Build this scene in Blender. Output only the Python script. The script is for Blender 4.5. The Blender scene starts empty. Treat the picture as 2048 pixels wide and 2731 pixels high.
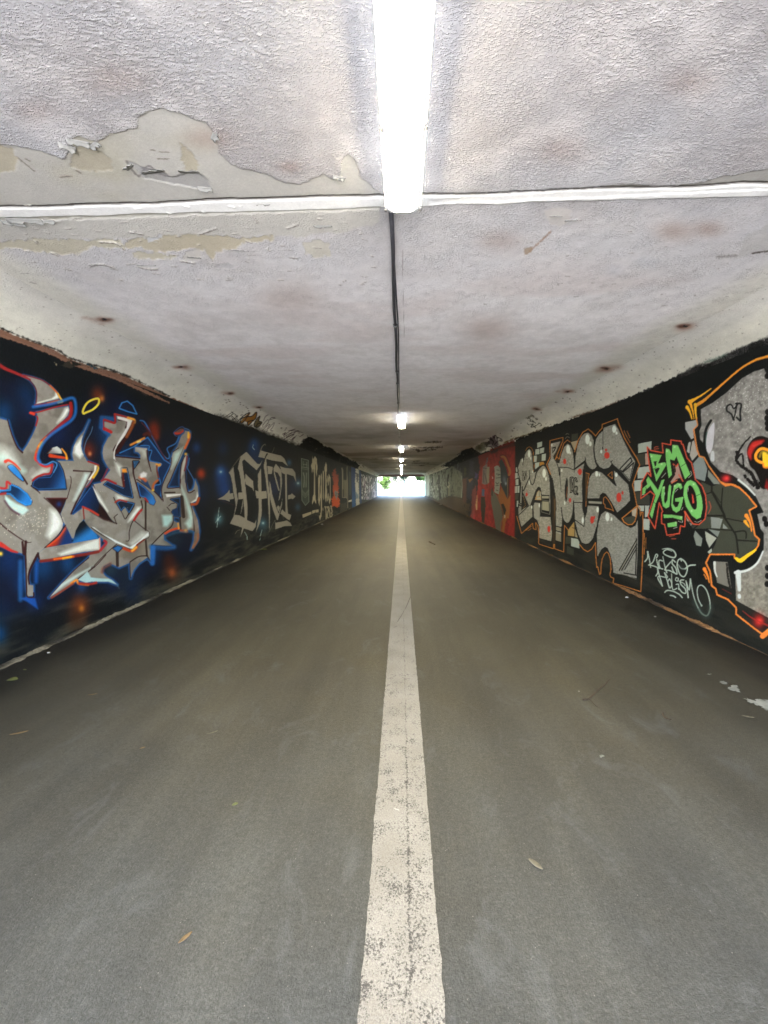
import bpy, bmesh, math, random
import numpy as np
from mathutils import Vector, Matrix, noise as mnoise
random.seed(7)
scene = bpy.context.scene
col = bpy.data.collections.new("underpass"); scene.collection.children.link(col)

# ------------------------------------------------------------------ camera, sky, sun, exposure
EYE = 1.2                                   # eye height above the path
YAW, PITCH, FPX = -0.042871, -0.065793, 1070.0
cam_d = bpy.data.cameras.new("camera"); cam = bpy.data.objects.new("camera", cam_d)
scene.collection.objects.link(cam); scene.camera = cam
cam.location = (0, 0, EYE)
FWD = np.array([math.sin(YAW)*math.cos(PITCH), math.cos(YAW)*math.cos(PITCH), math.sin(PITCH)])
RGT = np.array([math.cos(YAW), -math.sin(YAW), 0.0]); UPV = np.cross(RGT, FWD)
cam.rotation_euler = Matrix(((RGT[0], UPV[0], -FWD[0]), (RGT[1], UPV[1], -FWD[1]), (RGT[2], UPV[2], -FWD[2]))).to_euler()
cam_d.sensor_fit = 'VERTICAL'; cam_d.sensor_height = 36.0; cam_d.lens = 36.0*FPX/2731.0
cam_d.clip_start = 0.05; cam_d.clip_end = 3000

SUN_EL, SUN_AZ = math.radians(58), math.radians(205)
world = bpy.data.worlds.new("World"); scene.world = world; world.use_nodes = True
wn = world.node_tree; wn.nodes.clear()
sky = wn.nodes.new('ShaderNodeTexSky'); sky.sky_type = 'NISHITA'; sky.sun_disc = False
sky.sun_elevation = SUN_EL; sky.sun_rotation = SUN_AZ; sky.dust_density = 2.5
bg = wn.nodes.new('ShaderNodeBackground'); bg.inputs[1].default_value = 0.15
wo = wn.nodes.new('ShaderNodeOutputWorld')
wn.links.new(sky.outputs[0], bg.inputs[0]); wn.links.new(bg.outputs[0], wo.inputs[0])
sun_d = bpy.data.lights.new("sun", 'SUN'); sun_d.energy = 4.5; sun_d.angle = math.radians(12); sun_d.color = (1.0, 0.98, 0.96)
sun = bpy.data.objects.new("sun", sun_d); scene.collection.objects.link(sun)
sun.rotation_euler = (math.pi/2 - SUN_EL, 0, math.pi - SUN_AZ)
vs = scene.view_settings; vs.view_transform = 'Standard'; vs.look = 'None'; vs.gamma = 1.0
vs.use_curve_mapping = False; vs.exposure = 4.2
LAMP_E = 14.0                                # radiance of the lit lamp covers
scene.cycles.use_denoising = True
scene.cycles.max_bounces = 8; scene.cycles.diffuse_bounces = 6; scene.cycles.glossy_bounces = 3
scene.cycles.sample_clamp_indirect = 6.0

# ------------------------------------------------------------------ the place, in metres
XL, XR = -2.65, 2.60                        # inner faces of the two walls
ZW, ZC = 2.20, 2.45                         # springing of the haunch, soffit
HXL, HXR = -2.33, 2.29                      # where the haunch meets the soffit
Y0, Y1 = -1.6, 45.0                         # the two mouths of the underpass

# ------------------------------------------------------------------ helpers
def tag(o, label=None, cat=None, group=None, kind=None):
    if label: o['label'] = label
    if cat: o['category'] = cat
    if group: o['group'] = group
    if kind: o['kind'] = kind
    return o
def empty(name, loc=(0, 0, 0), rz=0.0):
    o = bpy.data.objects.new(name, None); o.location = loc; o.rotation_euler = (0, 0, rz); col.objects.link(o); return o
def link_mesh(name, me, mat=None, parent=None, smooth=False):
    o = bpy.data.objects.new(name, me); col.objects.link(o)
    if mat: me.materials.append(mat)
    if parent: o.parent = parent
    if smooth: me.polygons.foreach_set('use_smooth', np.ones(len(me.polygons), bool))
    return o
def bm_obj(name, bm, mat=None, parent=None, smooth=False):
    me = bpy.data.meshes.new(name); bmesh.ops.recalc_face_normals(bm, faces=bm.faces); bm.to_mesh(me); bm.free()
    return link_mesh(name, me, mat, parent, smooth)
def add_box(bm, c, s, bev=0.0, rot=None):
    m = Matrix.Translation(c) @ (rot.to_4x4() if rot else Matrix.Identity(4)) @ Matrix.Diagonal((s[0], s[1], s[2], 1))
    r = bmesh.ops.create_cube(bm, size=1.0, matrix=m)
    if bev:
        es = list({e for v in r['verts'] for e in v.link_edges})
        bmesh.ops.bevel(bm, geom=es, offset=bev, segments=2, affect='EDGES', profile=0.6)
def add_tube(bm, pts, rad, n=8, caps=True):
    pts = [Vector(p) for p in pts]; rings = []
    for i, p in enumerate(pts):
        t = (pts[min(i+1, len(pts)-1)] - pts[max(i-1, 0)]).normalized()
        a = t.orthogonal().normalized() if abs(t.z) > .99 else t.cross(Vector((0, 0, 1))).normalized(); b = t.cross(a)
        r = rad[i] if isinstance(rad, (list, tuple)) else rad
        rings.append([bm.verts.new(p + a*math.cos(2*math.pi*k/n)*r + b*math.sin(2*math.pi*k/n)*r) for k in range(n)])
    for r0, r1 in zip(rings, rings[1:]):
        for k in range(n): bm.faces.new((r0[k], r0[(k+1) % n], r1[(k+1) % n], r1[k]))
    if caps: bm.faces.new(rings[0][::-1]); bm.faces.new(rings[-1])
def add_loft(bm, rings, caps=True):
    rs = [[bm.verts.new(p) for p in r] for r in rings]; n = len(rs[0])
    for r0, r1 in zip(rs, rs[1:]):
        for k in range(n): bm.faces.new((r0[k], r0[(k+1) % n], r1[(k+1) % n], r1[k]))
    if caps: bm.faces.new(rs[0][::-1]); bm.faces.new(rs[-1])
def lin(c):
    c = np.asarray(c, float)/255.0
    return np.where(c <= .04045, c/12.92, ((c+.055)/1.055)**2.4)

# lattice value noise in numpy
_rt = np.random.RandomState(3).rand(512, 512)
def vn(x, y, seed=0):
    x = np.asarray(x, float)+seed*17.31; y = np.asarray(y, float)+seed*31.77
    xi = np.floor(x).astype(np.int64); yi = np.floor(y).astype(np.int64); fx = x-xi; fy = y-yi
    fx = fx*fx*(3-2*fx); fy = fy*fy*(3-2*fy)
    g = lambda a, b: _rt[a & 511, b & 511]
    return (g(xi, yi)*(1-fx)+g(xi+1, yi)*fx)*(1-fy)+(g(xi, yi+1)*(1-fx)+g(xi+1, yi+1)*fx)*fy
def fbm(x, y, seed=0, o=4):
    s = 0; a = .5; t = 0
    for k in range(o): s = s+a*vn(x*2**k, y*2**k, seed+k*5); t += a; a *= .55
    return s/t
def sst(a, b, x):
    t = np.clip((x-a)/(b-a), 0, 1); return t*t*(3-2*t)

# ------------------------------------------------------------------ materials
def mat_new(name):
    m = bpy.data.materials.new(name); m.use_nodes = True
    nt = m.node_tree; b = nt.nodes['Principled BSDF']; return m, nt, b
def N(nt, t, **kw):
    n = nt.nodes.new(t)
    for k, v in kw.items():
        if hasattr(n, k): setattr(n, k, v)
        else: n.inputs[k.replace('_', ' ')].default_value = v
    return n
def noise(nt, vec, scale, detail=4, rough=.55, dist=0):
    n = nt.nodes.new('ShaderNodeTexNoise'); n.inputs['Scale'].default_value = scale; n.inputs['Detail'].default_value = detail
    n.inputs['Roughness'].default_value = rough; n.inputs['Distortion'].default_value = dist
    if vec is not None: nt.links.new(vec, n.inputs['Vector'])
    return n.outputs['Fac']
def ramp(nt, f, stops):
    n = nt.nodes.new('ShaderNodeValToRGB'); e = n.color_ramp.elements
    while len(e) < len(stops): e.new(.5)
    for k, (p, c) in enumerate(stops):
        e[k].position = p; e[k].color = (c, c, c, 1) if not isinstance(c, tuple) else tuple(c)+(1,)
    nt.links.new(f, n.inputs[0]); return n.outputs[0]
def mixc(nt, f, a, b, mode='MIX'):
    n = nt.nodes.new('ShaderNodeMix'); n.data_type = 'RGBA'; n.blend_type = mode
    for s, v in ((n.inputs[0], f), (n.inputs[6], a), (n.inputs[7], b)):
        if isinstance(v, (int, float)): s.default_value = v
        elif isinstance(v, tuple): s.default_value = v+(1,) if len(v) == 3 else v
        else: nt.links.new(v, s)
    return n.outputs[2]
def bump(nt, b, h, strength, dist=.01, normal=None):
    n = nt.nodes.new('ShaderNodeBump'); n.inputs['Strength'].default_value = strength; n.inputs['Distance'].default_value = dist
    nt.links.new(h, n.inputs['Height'])
    if normal: nt.links.new(normal, n.inputs['Normal'])
    nt.links.new(n.outputs[0], b.inputs['Normal']); return n.outputs[0]
def objvec(nt, scale=(1, 1, 1)):
    t = nt.nodes.new('ShaderNodeTexCoord'); m = nt.nodes.new('ShaderNodeMapping'); m.inputs['Scale'].default_value = scale
    nt.links.new(t.outputs['Object'], m.inputs[0]); return m.outputs[0]
def plain(name, c, rough=.6, metal=0.0, var=.25, vs_=8.0, bumpy=0.0, spec=.5):
    m, nt, b = mat_new(name); v = objvec(nt); f = noise(nt, v, vs_, 5)
    c = tuple(float(x) for x in c)
    lo = tuple(x*(1-var) for x in c); hi = tuple(min(1, x*(1+var)) for x in c)
    nt.links.new(mixc(nt, ramp(nt, f, [(.3, 0.0), (.7, 1.0)]), lo, hi), b.inputs['Base Color'])
    b.inputs['Roughness'].default_value = rough; b.inputs['Metallic'].default_value = metal; b.inputs['Specular IOR Level'].default_value = spec
    if bumpy: bump(nt, b, noise(nt, v, vs_*6, 4), bumpy, .01)
    return m
def painted(name, rough, b_scale, b_str, b_dist, var=.18, streak=None):
    """surface whose paint is stored as the mesh's own colour, broken up by grain and a rough render"""
    m, nt, b = mat_new(name)
    a = nt.nodes.new('ShaderNodeAttribute'); a.attribute_name = 'paint'
    v = objvec(nt)
    g = noise(nt, v, 90, 3, .7); g2 = noise(nt, v, 14, 5, .6)
    k1 = ramp(nt, g, [(.25, 1-var), (.75, 1+var)]); k2 = ramp(nt, g2, [(.3, 1-var*.8), (.7, 1+var*.6)])
    c = mixc(nt, 1.0, a.outputs['Color'], k1, 'MULTIPLY'); c = mixc(nt, 1.0, c, k2, 'MULTIPLY')
    nt.links.new(c, b.inputs['Base Color']); b.inputs['Roughness'].default_value = rough
    b.inputs['Specular IOR Level'].default_value = .14
    n1 = bump(nt, b, noise(nt, v, b_scale, 6, .65), b_str, b_dist)
    if streak:
        # crumbs of textured render: sparse raised flecks, longer across than along, strength kept in the colour's alpha
        vv = objvec(nt, (.62, 1.15, 1)); f1 = noise(nt, vv, 140, 3, .6, .35); f2 = noise(nt, v, 13, 3, .6)
        th = nt.nodes.new('ShaderNodeMath'); th.operation = 'MULTIPLY_ADD'; nt.links.new(f2, th.inputs[0]); th.inputs[1].default_value = .22; nt.links.new(f1, th.inputs[2])
        hgt = ramp(nt, th.outputs[0], [(.60, 0.0), (.70, .75), (.80, 1.0)])
        mu = nt.nodes.new('ShaderNodeMath'); mu.operation = 'MULTIPLY'; nt.links.new(hgt, mu.inputs[0]); nt.links.new(a.outputs['Alpha'], mu.inputs[1])
        bump(nt, b, mu.outputs[0], streak, .0045, n1)
        lite = nt.nodes.new('ShaderNodeMath'); lite.operation = 'MULTIPLY'; nt.links.new(mu.outputs[0], lite.inputs[0]); lite.inputs[1].default_value = .16
        nt.links.new(mixc(nt, lite.outputs[0], c, (.86, .86, .86)), b.inputs['Base Color'])
    return m

# ------------------------------------------------------------------ rectified survey of the painted surfaces
# The murals were traced on tiles of a survey photo; each tile has its corner and scale. ray_wall etc. turn a
# survey position into metres on the wall / soffit, so that paint is stored on the surface itself.
TILES = {'A': (0, 940, .18083), 'B': (240, 1040, .18083), 'C': (0, 1220, .18083), 'D': (240, 1280, .18083), 'E': (0, 1480, .18083),
         'F': (580, 1160, .14467), 'G': (790, 1160, .14467), 'H': (1360, 1110, .12055), 'I': (1530, 1100, .12055),
         'J': (1360, 1320, .12055), 'K': (1530, 1340, .12055), 'L': (1690, 1100, .15818), 'M': (1700, 1430, .13261),
         'N': (1820, 900, .18081), 'O': (1820, 1280, .21694), 'P': (1120, 1180, .09944), 'V': (1250, 1170, .12206),
         'X': (590, 1080, .15672), 'Y': (1230, 1080, .13864), 'W': (1500, 1750, .33032), 'S': (0, 0, .61724), 'T': (1024, 0, .61724),
         'Z': (960, 1080, .13563), 'U': (0, 860, .45215), 'R': (0, 0, 1.23448)}
def P(s):
    out = []; t = None
    for w in s.split():
        if w in TILES: t = TILES[w]
        else:
            x, y = w.split(','); out.append((t[0]+float(x)*t[2], t[1]+float(y)*t[2]))
    return np.array(out)
def survey(X):
    d = X - np.array([0, 0, EYE]); f = d @ FWD; ok = f > .12; fs = np.where(ok, f, 1)
    return np.where(ok, 1024+FPX*(d @ RGT)/fs, -1e6), np.where(ok, 1365.5-FPX*(d @ UPV)/fs, -1e6)
def ray(u, v): return FWD+RGT*(u-1024)/FPX-UPV*(v-1365.5)/FPX
def on_floor(u, v, z=0.0): r = ray(u, v); t = (z-EYE)/r[2]; return Vector((r[0]*t, r[1]*t, z))
def on_depth(u, v, y): r = ray(u, v); t = y/r[1]; return Vector((r[0]*t, y, EYE+r[2]*t))
def wall_y(u, x): r = ray(u, 1295.0); return r[1]*x/r[0]
def soffit_y(v): r = ray(1070.0, v); return r[1]*(ZC-EYE)/r[2]
def smooth_curve(p, closed, n=5):
    m = len(p); out = []
    idx = range(m) if closed else range(m-1)
    for i in idx:
        g = (lambda k: p[k % m]) if closed else (lambda k: p[min(max(k, 0), m-1)])
        p0, p1, p2, p3 = g(i-1), g(i), g(i+1), g(i+2)
        for k in range(n):
            t = k/n
            out.append(.5*((2*p1)+(-p0+p2)*t+(2*p0-5*p1+4*p2-p3)*t*t+(-p0+3*p1-3*p2+p3)*t**3))
    if not closed: out.append(p[-1])
    return np.array(out)

class Surf:
    def __init__(s, X, base):
        s.shape = X.shape[:2]; s.X = X.reshape(-1, 3); s.u, s.v = survey(s.X)
        s.c = np.tile(np.array(base, float), (len(s.X), 1)); s.h = np.zeros(len(s.X)); s.st = np.ones(len(s.X))
        s.id = np.zeros(len(s.X), np.int16); s.names = {}; s.masks = {}
    def sel(s, p, pad):
        lo = p.min(0)-pad; hi = p.max(0)+pad
        return np.nonzero((s.u > lo[0]) & (s.u < hi[0]) & (s.v > lo[1]) & (s.v < hi[1]))[0]
    def dist(s, i, p, closed, w=None):
        u = s.u[i]; v = s.v[i]; best = np.full(len(i), 1e12); ins = np.zeros(len(i), bool)
        n = len(p)
        for k in range(n if closed else n-1):
            a = p[k]; b = p[(k+1) % n]; d = b-a; L = d @ d+1e-9
            t = np.clip(((u-a[0])*d[0]+(v-a[1])*d[1])/L, 0, 1)
            q = np.hypot(u-a[0]-t*d[0], v-a[1]-t*d[1])
            if w is not None: q = q-(w[k]+(w[min(k+1, n-1)]-w[k])*t)/2
            best = np.minimum(best, q)
            if closed and w is None and abs(d[1]) > 1e-9:
                c = (a[1] > v) != (b[1] > v)
                ins ^= c & (u < a[0]+(v-a[1])*d[0]/d[1])
        return np.where(ins, -best, best) if (closed and w is None) else best
    def put(s, i, cov, colr, clip=None, h=None, st=None, pid=None, save=None):
        if clip is not None: cov = cov*s.masks[clip][i]
        if colr is not None:
            cc = np.asarray(colr, float)
            s.c[i] = s.c[i]*(1-cov[:, None])+cc*cov[:, None]
        if h is not None: s.h[i] = s.h[i]*(1-cov)+h*cov
        if st is not None: s.st[i] = s.st[i]*(1-cov)+st*cov
        if pid is not None: s.id[i[cov > .5]] = pid
        if save is not None:
            if save not in s.masks: s.masks[save] = np.zeros(len(s.X))
            s.masks[save][i] = np.maximum(s.masks[save][i], cov)
    def rag(s, i, amt, sc=.25, seed=1):
        return (fbm(s.u[i]*sc, s.v[i]*sc, seed, 3)-.5)*2*amt if amt else 0
    def fill(s, p, colr, soft=1.2, a=1.0, sm=0, rag=0, rs=.25, grad=None, **kw):
        if isinstance(p, str): p = P(p)
        if sm: p = smooth_curve(p, True)
        i = s.sel(p, soft+rag+1)
        if len(i) == 0: return s
        sd = s.dist(i, p, True)+s.rag(i, rag, rs)
        cov = np.clip(.5-sd/soft, 0, 1)*a
        if soft > 4: cov = cov*cov*(3-2*cov) if a == 1 else cov
        if grad is not None:
            c2, g = grad; g = P(g); d = g[1]-g[0]
            t = np.clip(((s.u[i]-g[0][0])*d[0]+(s.v[i]-g[0][1])*d[1])/(d @ d), 0, 1)[:, None]; t = t*t*(3-2*t)
            colr = np.array(colr, float)*(1-t)+np.array(c2, float)*t
        s.put(i, cov, colr, **kw); return s
    def line(s, p, colr, w=2.0, soft=1.0, a=1.0, sm=1, close=0, rag=0, rs=.3, **kw):
        if isinstance(p, str): p = P(p)
        ws = np.linspace(w[0], w[1], len(p)) if isinstance(w, tuple) and len(w) == 2 else np.array(w, float) if isinstance(w, tuple) else np.full(len(p), float(w))
        if sm and len(p) > 2:
            n0 = len(p); p = smooth_curve(p, bool(close)); ws = np.interp(np.linspace(0, n0-1, len(p)), np.arange(n0), ws)
        i = s.sel(p, ws.max()/2+soft+rag+1)
        if len(i) == 0: return s
        d = s.dist(i, np.vstack([p, p[:1]]) if close else p, False, np.append(ws, ws[0]) if close else ws)+s.rag(i, rag, rs)
        cov = np.clip(.5-d/soft, 0, 1)*a
        s.put(i, cov, colr, **kw); return s
    def blob(s, p, r, colr, a=1.0, asp=1.0, hard=0, **kw):
        if isinstance(p, str): p = P(p)
        for c in p:
            q = np.array([c]); i = s.sel(q, r*max(1, asp)*2.2)
            if len(i) == 0: continue
            d = np.hypot((s.u[i]-c[0])/r, (s.v[i]-c[1])/(r*asp))
            cov = (np.exp(-d*d*1.6) if not hard else np.clip((1-d)*r/1.2+.5, 0, 1))*a
            s.put(i, cov, colr, **kw)
        return s
    def oval(s, p, rx, ry, colr, a=1.0, t=None, **kw):
        T = TILES[p.split()[0]][2]; return s.blob(p, rx*T, colr, a, ry/rx, 1, **kw)
    def part(s, name, label=None, parent=0):
        k = len(s.names)+1; s.names[k] = (name, label, parent); return k
    def build(s, name, mat, k=1.0, parent=None, flip=False, disp=None, relief=None):
        """one mesh for the bare surface, one child mesh for every painted piece laid out on it"""
        n, m = s.shape; X = s.X if disp is None else disp
        L = np.clip(np.where(s.c/255 <= .04045, s.c/255/12.92, ((np.clip(s.c, 0, 255)/255+.055)/1.055)**2.4)*k, .004, .86)
        idx = np.arange(n*m).reshape(n, m)
        F = np.stack([idx[:-1, :-1], idx[1:, :-1], idx[1:, 1:], idx[:-1, 1:]], -1).reshape(-1, 4)
        if flip: F = F[:, ::-1]
        fid = s.id[F[:, 0]]; objs = {}
        for pid in [0]+sorted(s.names):
            f = F[fid == pid]
            if pid and len(f) < 12: continue
            vi, inv = np.unique(f, return_inverse=True); inv = inv.reshape(-1)
            me = bpy.data.meshes.new(name if not pid else s.names[pid][0])
            me.vertices.add(len(vi)); me.vertices.foreach_set('co', X[vi].astype(np.float32).ravel())
            me.loops.add(len(inv)); me.loops.foreach_set('vertex_index', inv.astype(np.int32))
            me.polygons.add(len(f)); me.polygons.foreach_set('loop_start', np.arange(0, len(inv), 4, dtype=np.int32))
            at = me.color_attributes.new('paint', 'FLOAT_COLOR', 'POINT')
            at.data.foreach_set('color', np.hstack([L[vi], (np.ones(len(s.X)) if relief is None else relief)[vi][:, None]]).astype(np.float32).ravel())
            me.update(calc_edges=True); me.validate()
            if pid:
                nm, lb, par = s.names[pid]
                o = link_mesh(nm, me, mat, objs.get(par) or objs[0], True)
                if lb: o['label'] = lb
            else: o = link_mesh(nm := name, me, mat, parent, True)
            objs[pid] = o
        return objs[0]
def strip(xs_fun, cols, rows):
    return np.array([[xs_fun(a, b) for b in rows] for a in cols])
# ------------------------------------------------------------------ painted walls
def wall_cols(x, ua, ub, step):
    us = np.arange(ua, ub, step) if ub > ua else np.arange(ua, ub, -step)
    ys = np.array([wall_y(u, x) for u in us]); ys = ys[(ys > Y0+.2) & (ys < Y1-.15)]
    return np.concatenate([np.linspace(Y0, ys[0], 30)[:-1], ys, [Y1-.1, Y1]])
YL = wall_cols(XL, -330, 1012, 1.55); YR = wall_cols(XR, 2330, 1128, 1.55)
ZR = np.linspace(0, ZW, 430); HT = np.linspace(0, 1, 70)
def plane_grid(x, ys):
    X = np.zeros((len(ys), len(ZR), 3)); X[..., 0] = x; X[..., 1] = ys[:, None]; X[..., 2] = ZR[None]; return X
def haunch_grid(x0, x1, ys):
    X = np.zeros((len(ys), len(HT), 3)); q = HT*math.pi/2; X[..., 0] = x0+(x1-x0)*(.22*HT+.78*(1-np.cos(q)))[None]; X[..., 1] = ys[:, None]
    X[..., 2] = ZW+(ZC-ZW)*(.22*HT+.78*np.sin(q))[None]; return X
SIL = (124, 121, 114); BLK = (13, 15, 18); BLU = (30, 80, 136); DBL = (16, 48, 98); NAV = (8, 16, 33); RED = (146, 30, 28); ORG = (204, 88, 26)
YEL = (216, 168, 38); WHT = (214, 222, 218); MAR = (44, 17, 18); ICE = (152, 186, 188); DIRT = (58, 57, 48)
LW = Surf(plane_grid(XL, YL), (13, 17, 21)); LH = Surf(haunch_grid(XL, HXL, YL), (212, 211, 202))
m_ = LW
# dirt and scuffs creeping up from the path
zz = m_.X[:, 2]; yy = m_.X[:, 1]
dl = sst(.62, .05, zz+.35*(fbm(yy*1.2, zz*3, 4)-.5))*sst(.3, .75, fbm(yy*3, zz*16, 9))
m_.c += (np.array(DIRT)-m_.c)*(dl*.85)[:, None]
piece1 = m_.part('graffiti_piece', 'silver wildstyle letters edged in blue and red')
piece2 = m_.part('graffiti_piece', 'beige blackletter lettering with crossbar arrows')
piece3 = m_.part('graffiti_piece', 'cream gothic words with a striped shield')
piece4 = m_.part('graffiti_piece', 'orange flames around a pale cat face')
piece5 = m_.part('graffiti_piece', 'blue painted panel')
piece6 = m_.part('graffiti_piece', 'pale lavender streaked paint near the exit')
m_.fill("A -500,-60 300,250 1200,300 1659,650 B 1500,500 1659,900 D 1659,900 1500,1200 700,1600 E 900,900 0,1500 -500,1500", None, 2, pid=piece1)
m_.fill("F -60,1000 60,300 500,180 1000,80 1400,450 1480,900 1480,1700 1000,1850 300,1900 60,1500", None, 2, pid=piece2)
m_.fill("G 60,400 300,340 600,480 660,560 650,1560 400,1620 80,1560", None, 2, pid=piece3)
m_.fill("G 815,560 960,560 1005,700 1010,1240 960,1360 805,1440", None, 2, pid=piece3)
m_.fill("G 650,620 720,600 800,640 805,1310 700,1360 650,1340", None, 2, pid=piece4)
# airbrushed ground behind the big letters
m_.fill("A -400,350 300,330 500,560 520,800 1000,680 1100,900 1400,500 1659,500 B 700,250 1000,600 1659,700 D 1640,300 1590,1100 900,1450 E 1000,700 300,900 -400,900", NAV, 70)
for s_, r_, c_, a_ in (("A 380,600", 34, (16, 62, 120), .8), ("A 470,820", 30, (16, 60, 128), .8), ("A 60,900", 34, (24, 96, 170), .8), ("A 860,1190", 40, (14, 40, 100), .8),
        ("A 1560,1150", 30, (24, 82, 150), .8), ("A 1600,1600", 26, (24, 90, 165), .7), ("B 250,700", 26, (18, 66, 130), .8), ("B 480,300", 30, (12, 40, 92), .7),
        ("B 540,940", 22, (20, 72, 140), .9), ("B 1230,1330", 24, (20, 66, 135), .8), ("B 1640,1500", 30, (14, 42, 92), .7), ("B 1570,850", 12, (22, 62, 120), .8),
        ("C 1300,700", 40, (14, 36, 74), .8), ("E 150,60", 50, (18, 62, 132), .9), ("E 310,420", 26, (18, 66, 140), .8), ("E 520,680", 26, (16, 52, 120), .8), ("E 640,160", 40, (22, 92, 165), .9),
        ("E 1000,130", 26, (26, 100, 176), .9), ("E -20,1160", 26, (18, 100, 180), .95), ("E 30,800", 40, (10, 40, 82), .7), ("E 1200,460", 18, (22, 90, 170), .9), ("D 930,1100", 22, (24, 90, 165), .8),
        ("D 540,1350", 50, (34, 54, 68), .7), ("D 700,1320", 36, (24, 44, 84), .7), ("D 300,1330", 22, (60, 96, 112), .7), ("D 1250,860", 26, (36, 62, 78), .8), ("D 330,1560", 26, (18, 34, 84), .7), ("D 620,1650", 30, (14, 40, 90), .7),
        ("U 1160,740", 14, (24, 72, 140), .8), ("U 1300,890", 22, (16, 44, 86), .8), ("U 1310,1010", 20, (14, 44, 88), .7)):
    m_.blob(s_, r_, tuple(.76*q for q in c_), a_*.66, 1.3)
for s_, r_, c_ in (("A 1440,620", 22, (120, 46, 18)), ("A 1500,680", 9, (200, 120, 50)), ("A 1300,1450", 24, (120, 34, 14)), ("A 1325,1495", 6, (230, 150, 90)), ("B 940,560", 20, (140, 40, 16)), ("B 960,640", 14, (120, 34, 14)),
        ("B 985,700", 10, (120, 40, 18)), ("B 1640,1240", 13, (140, 44, 20)), ("E 1180,750", 32, (120, 52, 20)), ("E 1200,790", 9, (205, 130, 40)), ("D 1200,1340", 26, (100, 46, 22)), ("D 1210,1370", 11, (158, 82, 40)), ("D 1160,1180", 20, (60, 22, 14)),
        ("U 1185,890", 13, (150, 48, 22)), ("E 1120,950", 30, (58, 34, 20))):
    m_.blob(s_, r_, c_, .7, 1.25)
# blue halo, then the silver mass of the letters
main = ("A 545,885 780,830 1005,795 1022,850 1000,930 900,1030 700,1200 600,1310 535,1450 515,1540 C 530,20 580,100 660,145 770,100 790,130 740,240 560,290 470,370 "
        "460,420 560,500 640,520 680,600 800,720 890,850 932,960 915,1060 840,1160 660,1330 580,1400 540,1440 480,1560 440,1640 E 420,250 420,380 440,440 490,450 490,600 405,610 390,480 375,300 380,100 "
        "C 380,1640 375,1430 200,1380 0,1290 -400,1200 -400,-500 A -400,970 0,975 120,1010 145,1100 190,1250 260,1400 330,1470 400,1370 480,1220 540,1080 555,960")
second = ("C 850,50 1090,50 A 1090,1610 1065,1500 1085,1390 1140,1270 1240,1160 1315,1000 1240,1180 1205,1280 1195,1380 1215,1470 1260,1560 C 1280,50 1400,100 1430,115 1440,170 1400,240 1340,330 1250,450 1180,600 "
          "1100,740 1050,830 1075,850 1200,760 1230,730 1250,800 1240,900 1170,990 1110,1110 1085,1195 1060,1190 1000,1060 960,990 930,940 895,830 960,680 980,600 660,595 560,495 990,480 965,330 930,180")
mass = ("B 215,470 340,490 400,480 395,385 500,400 625,440 610,510 520,670 420,800 370,890 365,980 740,1015 745,960 710,920 665,910 665,840 840,860 840,980 870,1050 1000,1080 1010,1130 980,1200 1000,1300 950,1370 920,1480 1060,1620 "
        "1050,1480 1110,1290 1190,1100 1200,1000 1220,930 1290,830 1340,690 1400,600 1470,620 1470,700 1400,860 1340,1000 1270,1150 1180,1340 1140,1440 1330,1440 1325,1280 1340,1130 1390,990 1430,960 1425,1080 1395,1180 1400,1350 1440,1500 "
        "1510,1480 1540,1400 1550,1330 1590,1430 D 1600,230 1570,310 1490,345 1530,450 1590,600 1610,760 1590,890 1490,1030 1530,900 1540,760 1500,740 1340,740 1330,560 1240,540 1230,600 1300,640 1300,715 1180,750 1090,800 1090,880 1230,980 "
        "930,960 890,1000 905,1200 850,1140 720,1230 640,1330 600,1450 585,1220 430,1290 290,1225 200,1270 170,1350 230,1420 330,1480 400,1545 270,1500 0,1500 E 1400,385 1270,410 1150,365 1050,430 720,630 900,430 1100,220 1310,40 "
        "C 1330,1430 1480,1370 1570,1255 1480,1170 1280,1010 1245,920 1230,730 D 0,450 200,520 385,640 330,600 200,430 130,330 40,100 B 60,1390 160,1370 300,1180 260,1130 200,1020 185,930 200,830 300,640 220,610 200,540")
horn = "A 340,340 480,370 620,420 740,500 830,590 870,670 850,690 700,720 535,765 522,740 540,680 545,580 510,480 440,400"
leg = "C 580,1400 660,1335 1060,1265 1450,1200 1475,1180 1470,1370 1250,1390 900,1460 620,1530 575,1490"
for s_ in (main, second, mass, horn, leg):
    m_.line(s_, BLU, 9, 5, .9, sm=0, close=1)
m_.fill("E 290,640 380,620 520,640 560,800 400,690", (20, 66, 140), 6)
m_.line("E 300,100 300,660", BLU, 12, 8, .8); m_.line("E 540,120 530,400", (20, 74, 150), 10, 8, .8)
m_.fill("B 745,845 870,815 865,890 915,905 885,1030 1060,1070 1040,1120 1000,1170 1010,1260 1040,1380 960,1420 940,1500 1040,1600 1060,1380 1190,1120 1190,1080 1020,940 900,720 850,690", (14, 40, 80), 6)
m_.line("B 740,450 800,470 870,590 980,800 1080,960 1150,1015 1170,960 1140,860 1260,790 1310,690", (40, 96, 158), 3.4, 2)
m_.line("B 760,480 900,640 1020,860 1130,1040 1190,1080", (70, 30, 44), 3.2, 2)
m_.line("B 750,820 870,825 865,885 910,900 885,1040 1050,1085 1010,1150 1000,1240 1040,1380 960,1410 935,1500", (40, 104, 170), 3, 2)
m_.line("B 440,930 640,840 850,700 980,870 1090,1030 1190,1095 1090,1300 1040,1560", (40, 104, 170), 3, 2, sm=0)
for s_ in (main, second, mass, horn, leg): m_.fill(s_, SIL, 1.4, save='sil')
m_.fill("D 800,1120 500,1300 300,1250 500,900 850,880", (112, 100, 82), 40, .6, clip='sil'); m_.fill("D 1540,500 1600,800 1480,1030 1420,900", (104, 72, 54), 20, .8, clip='sil')
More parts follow.
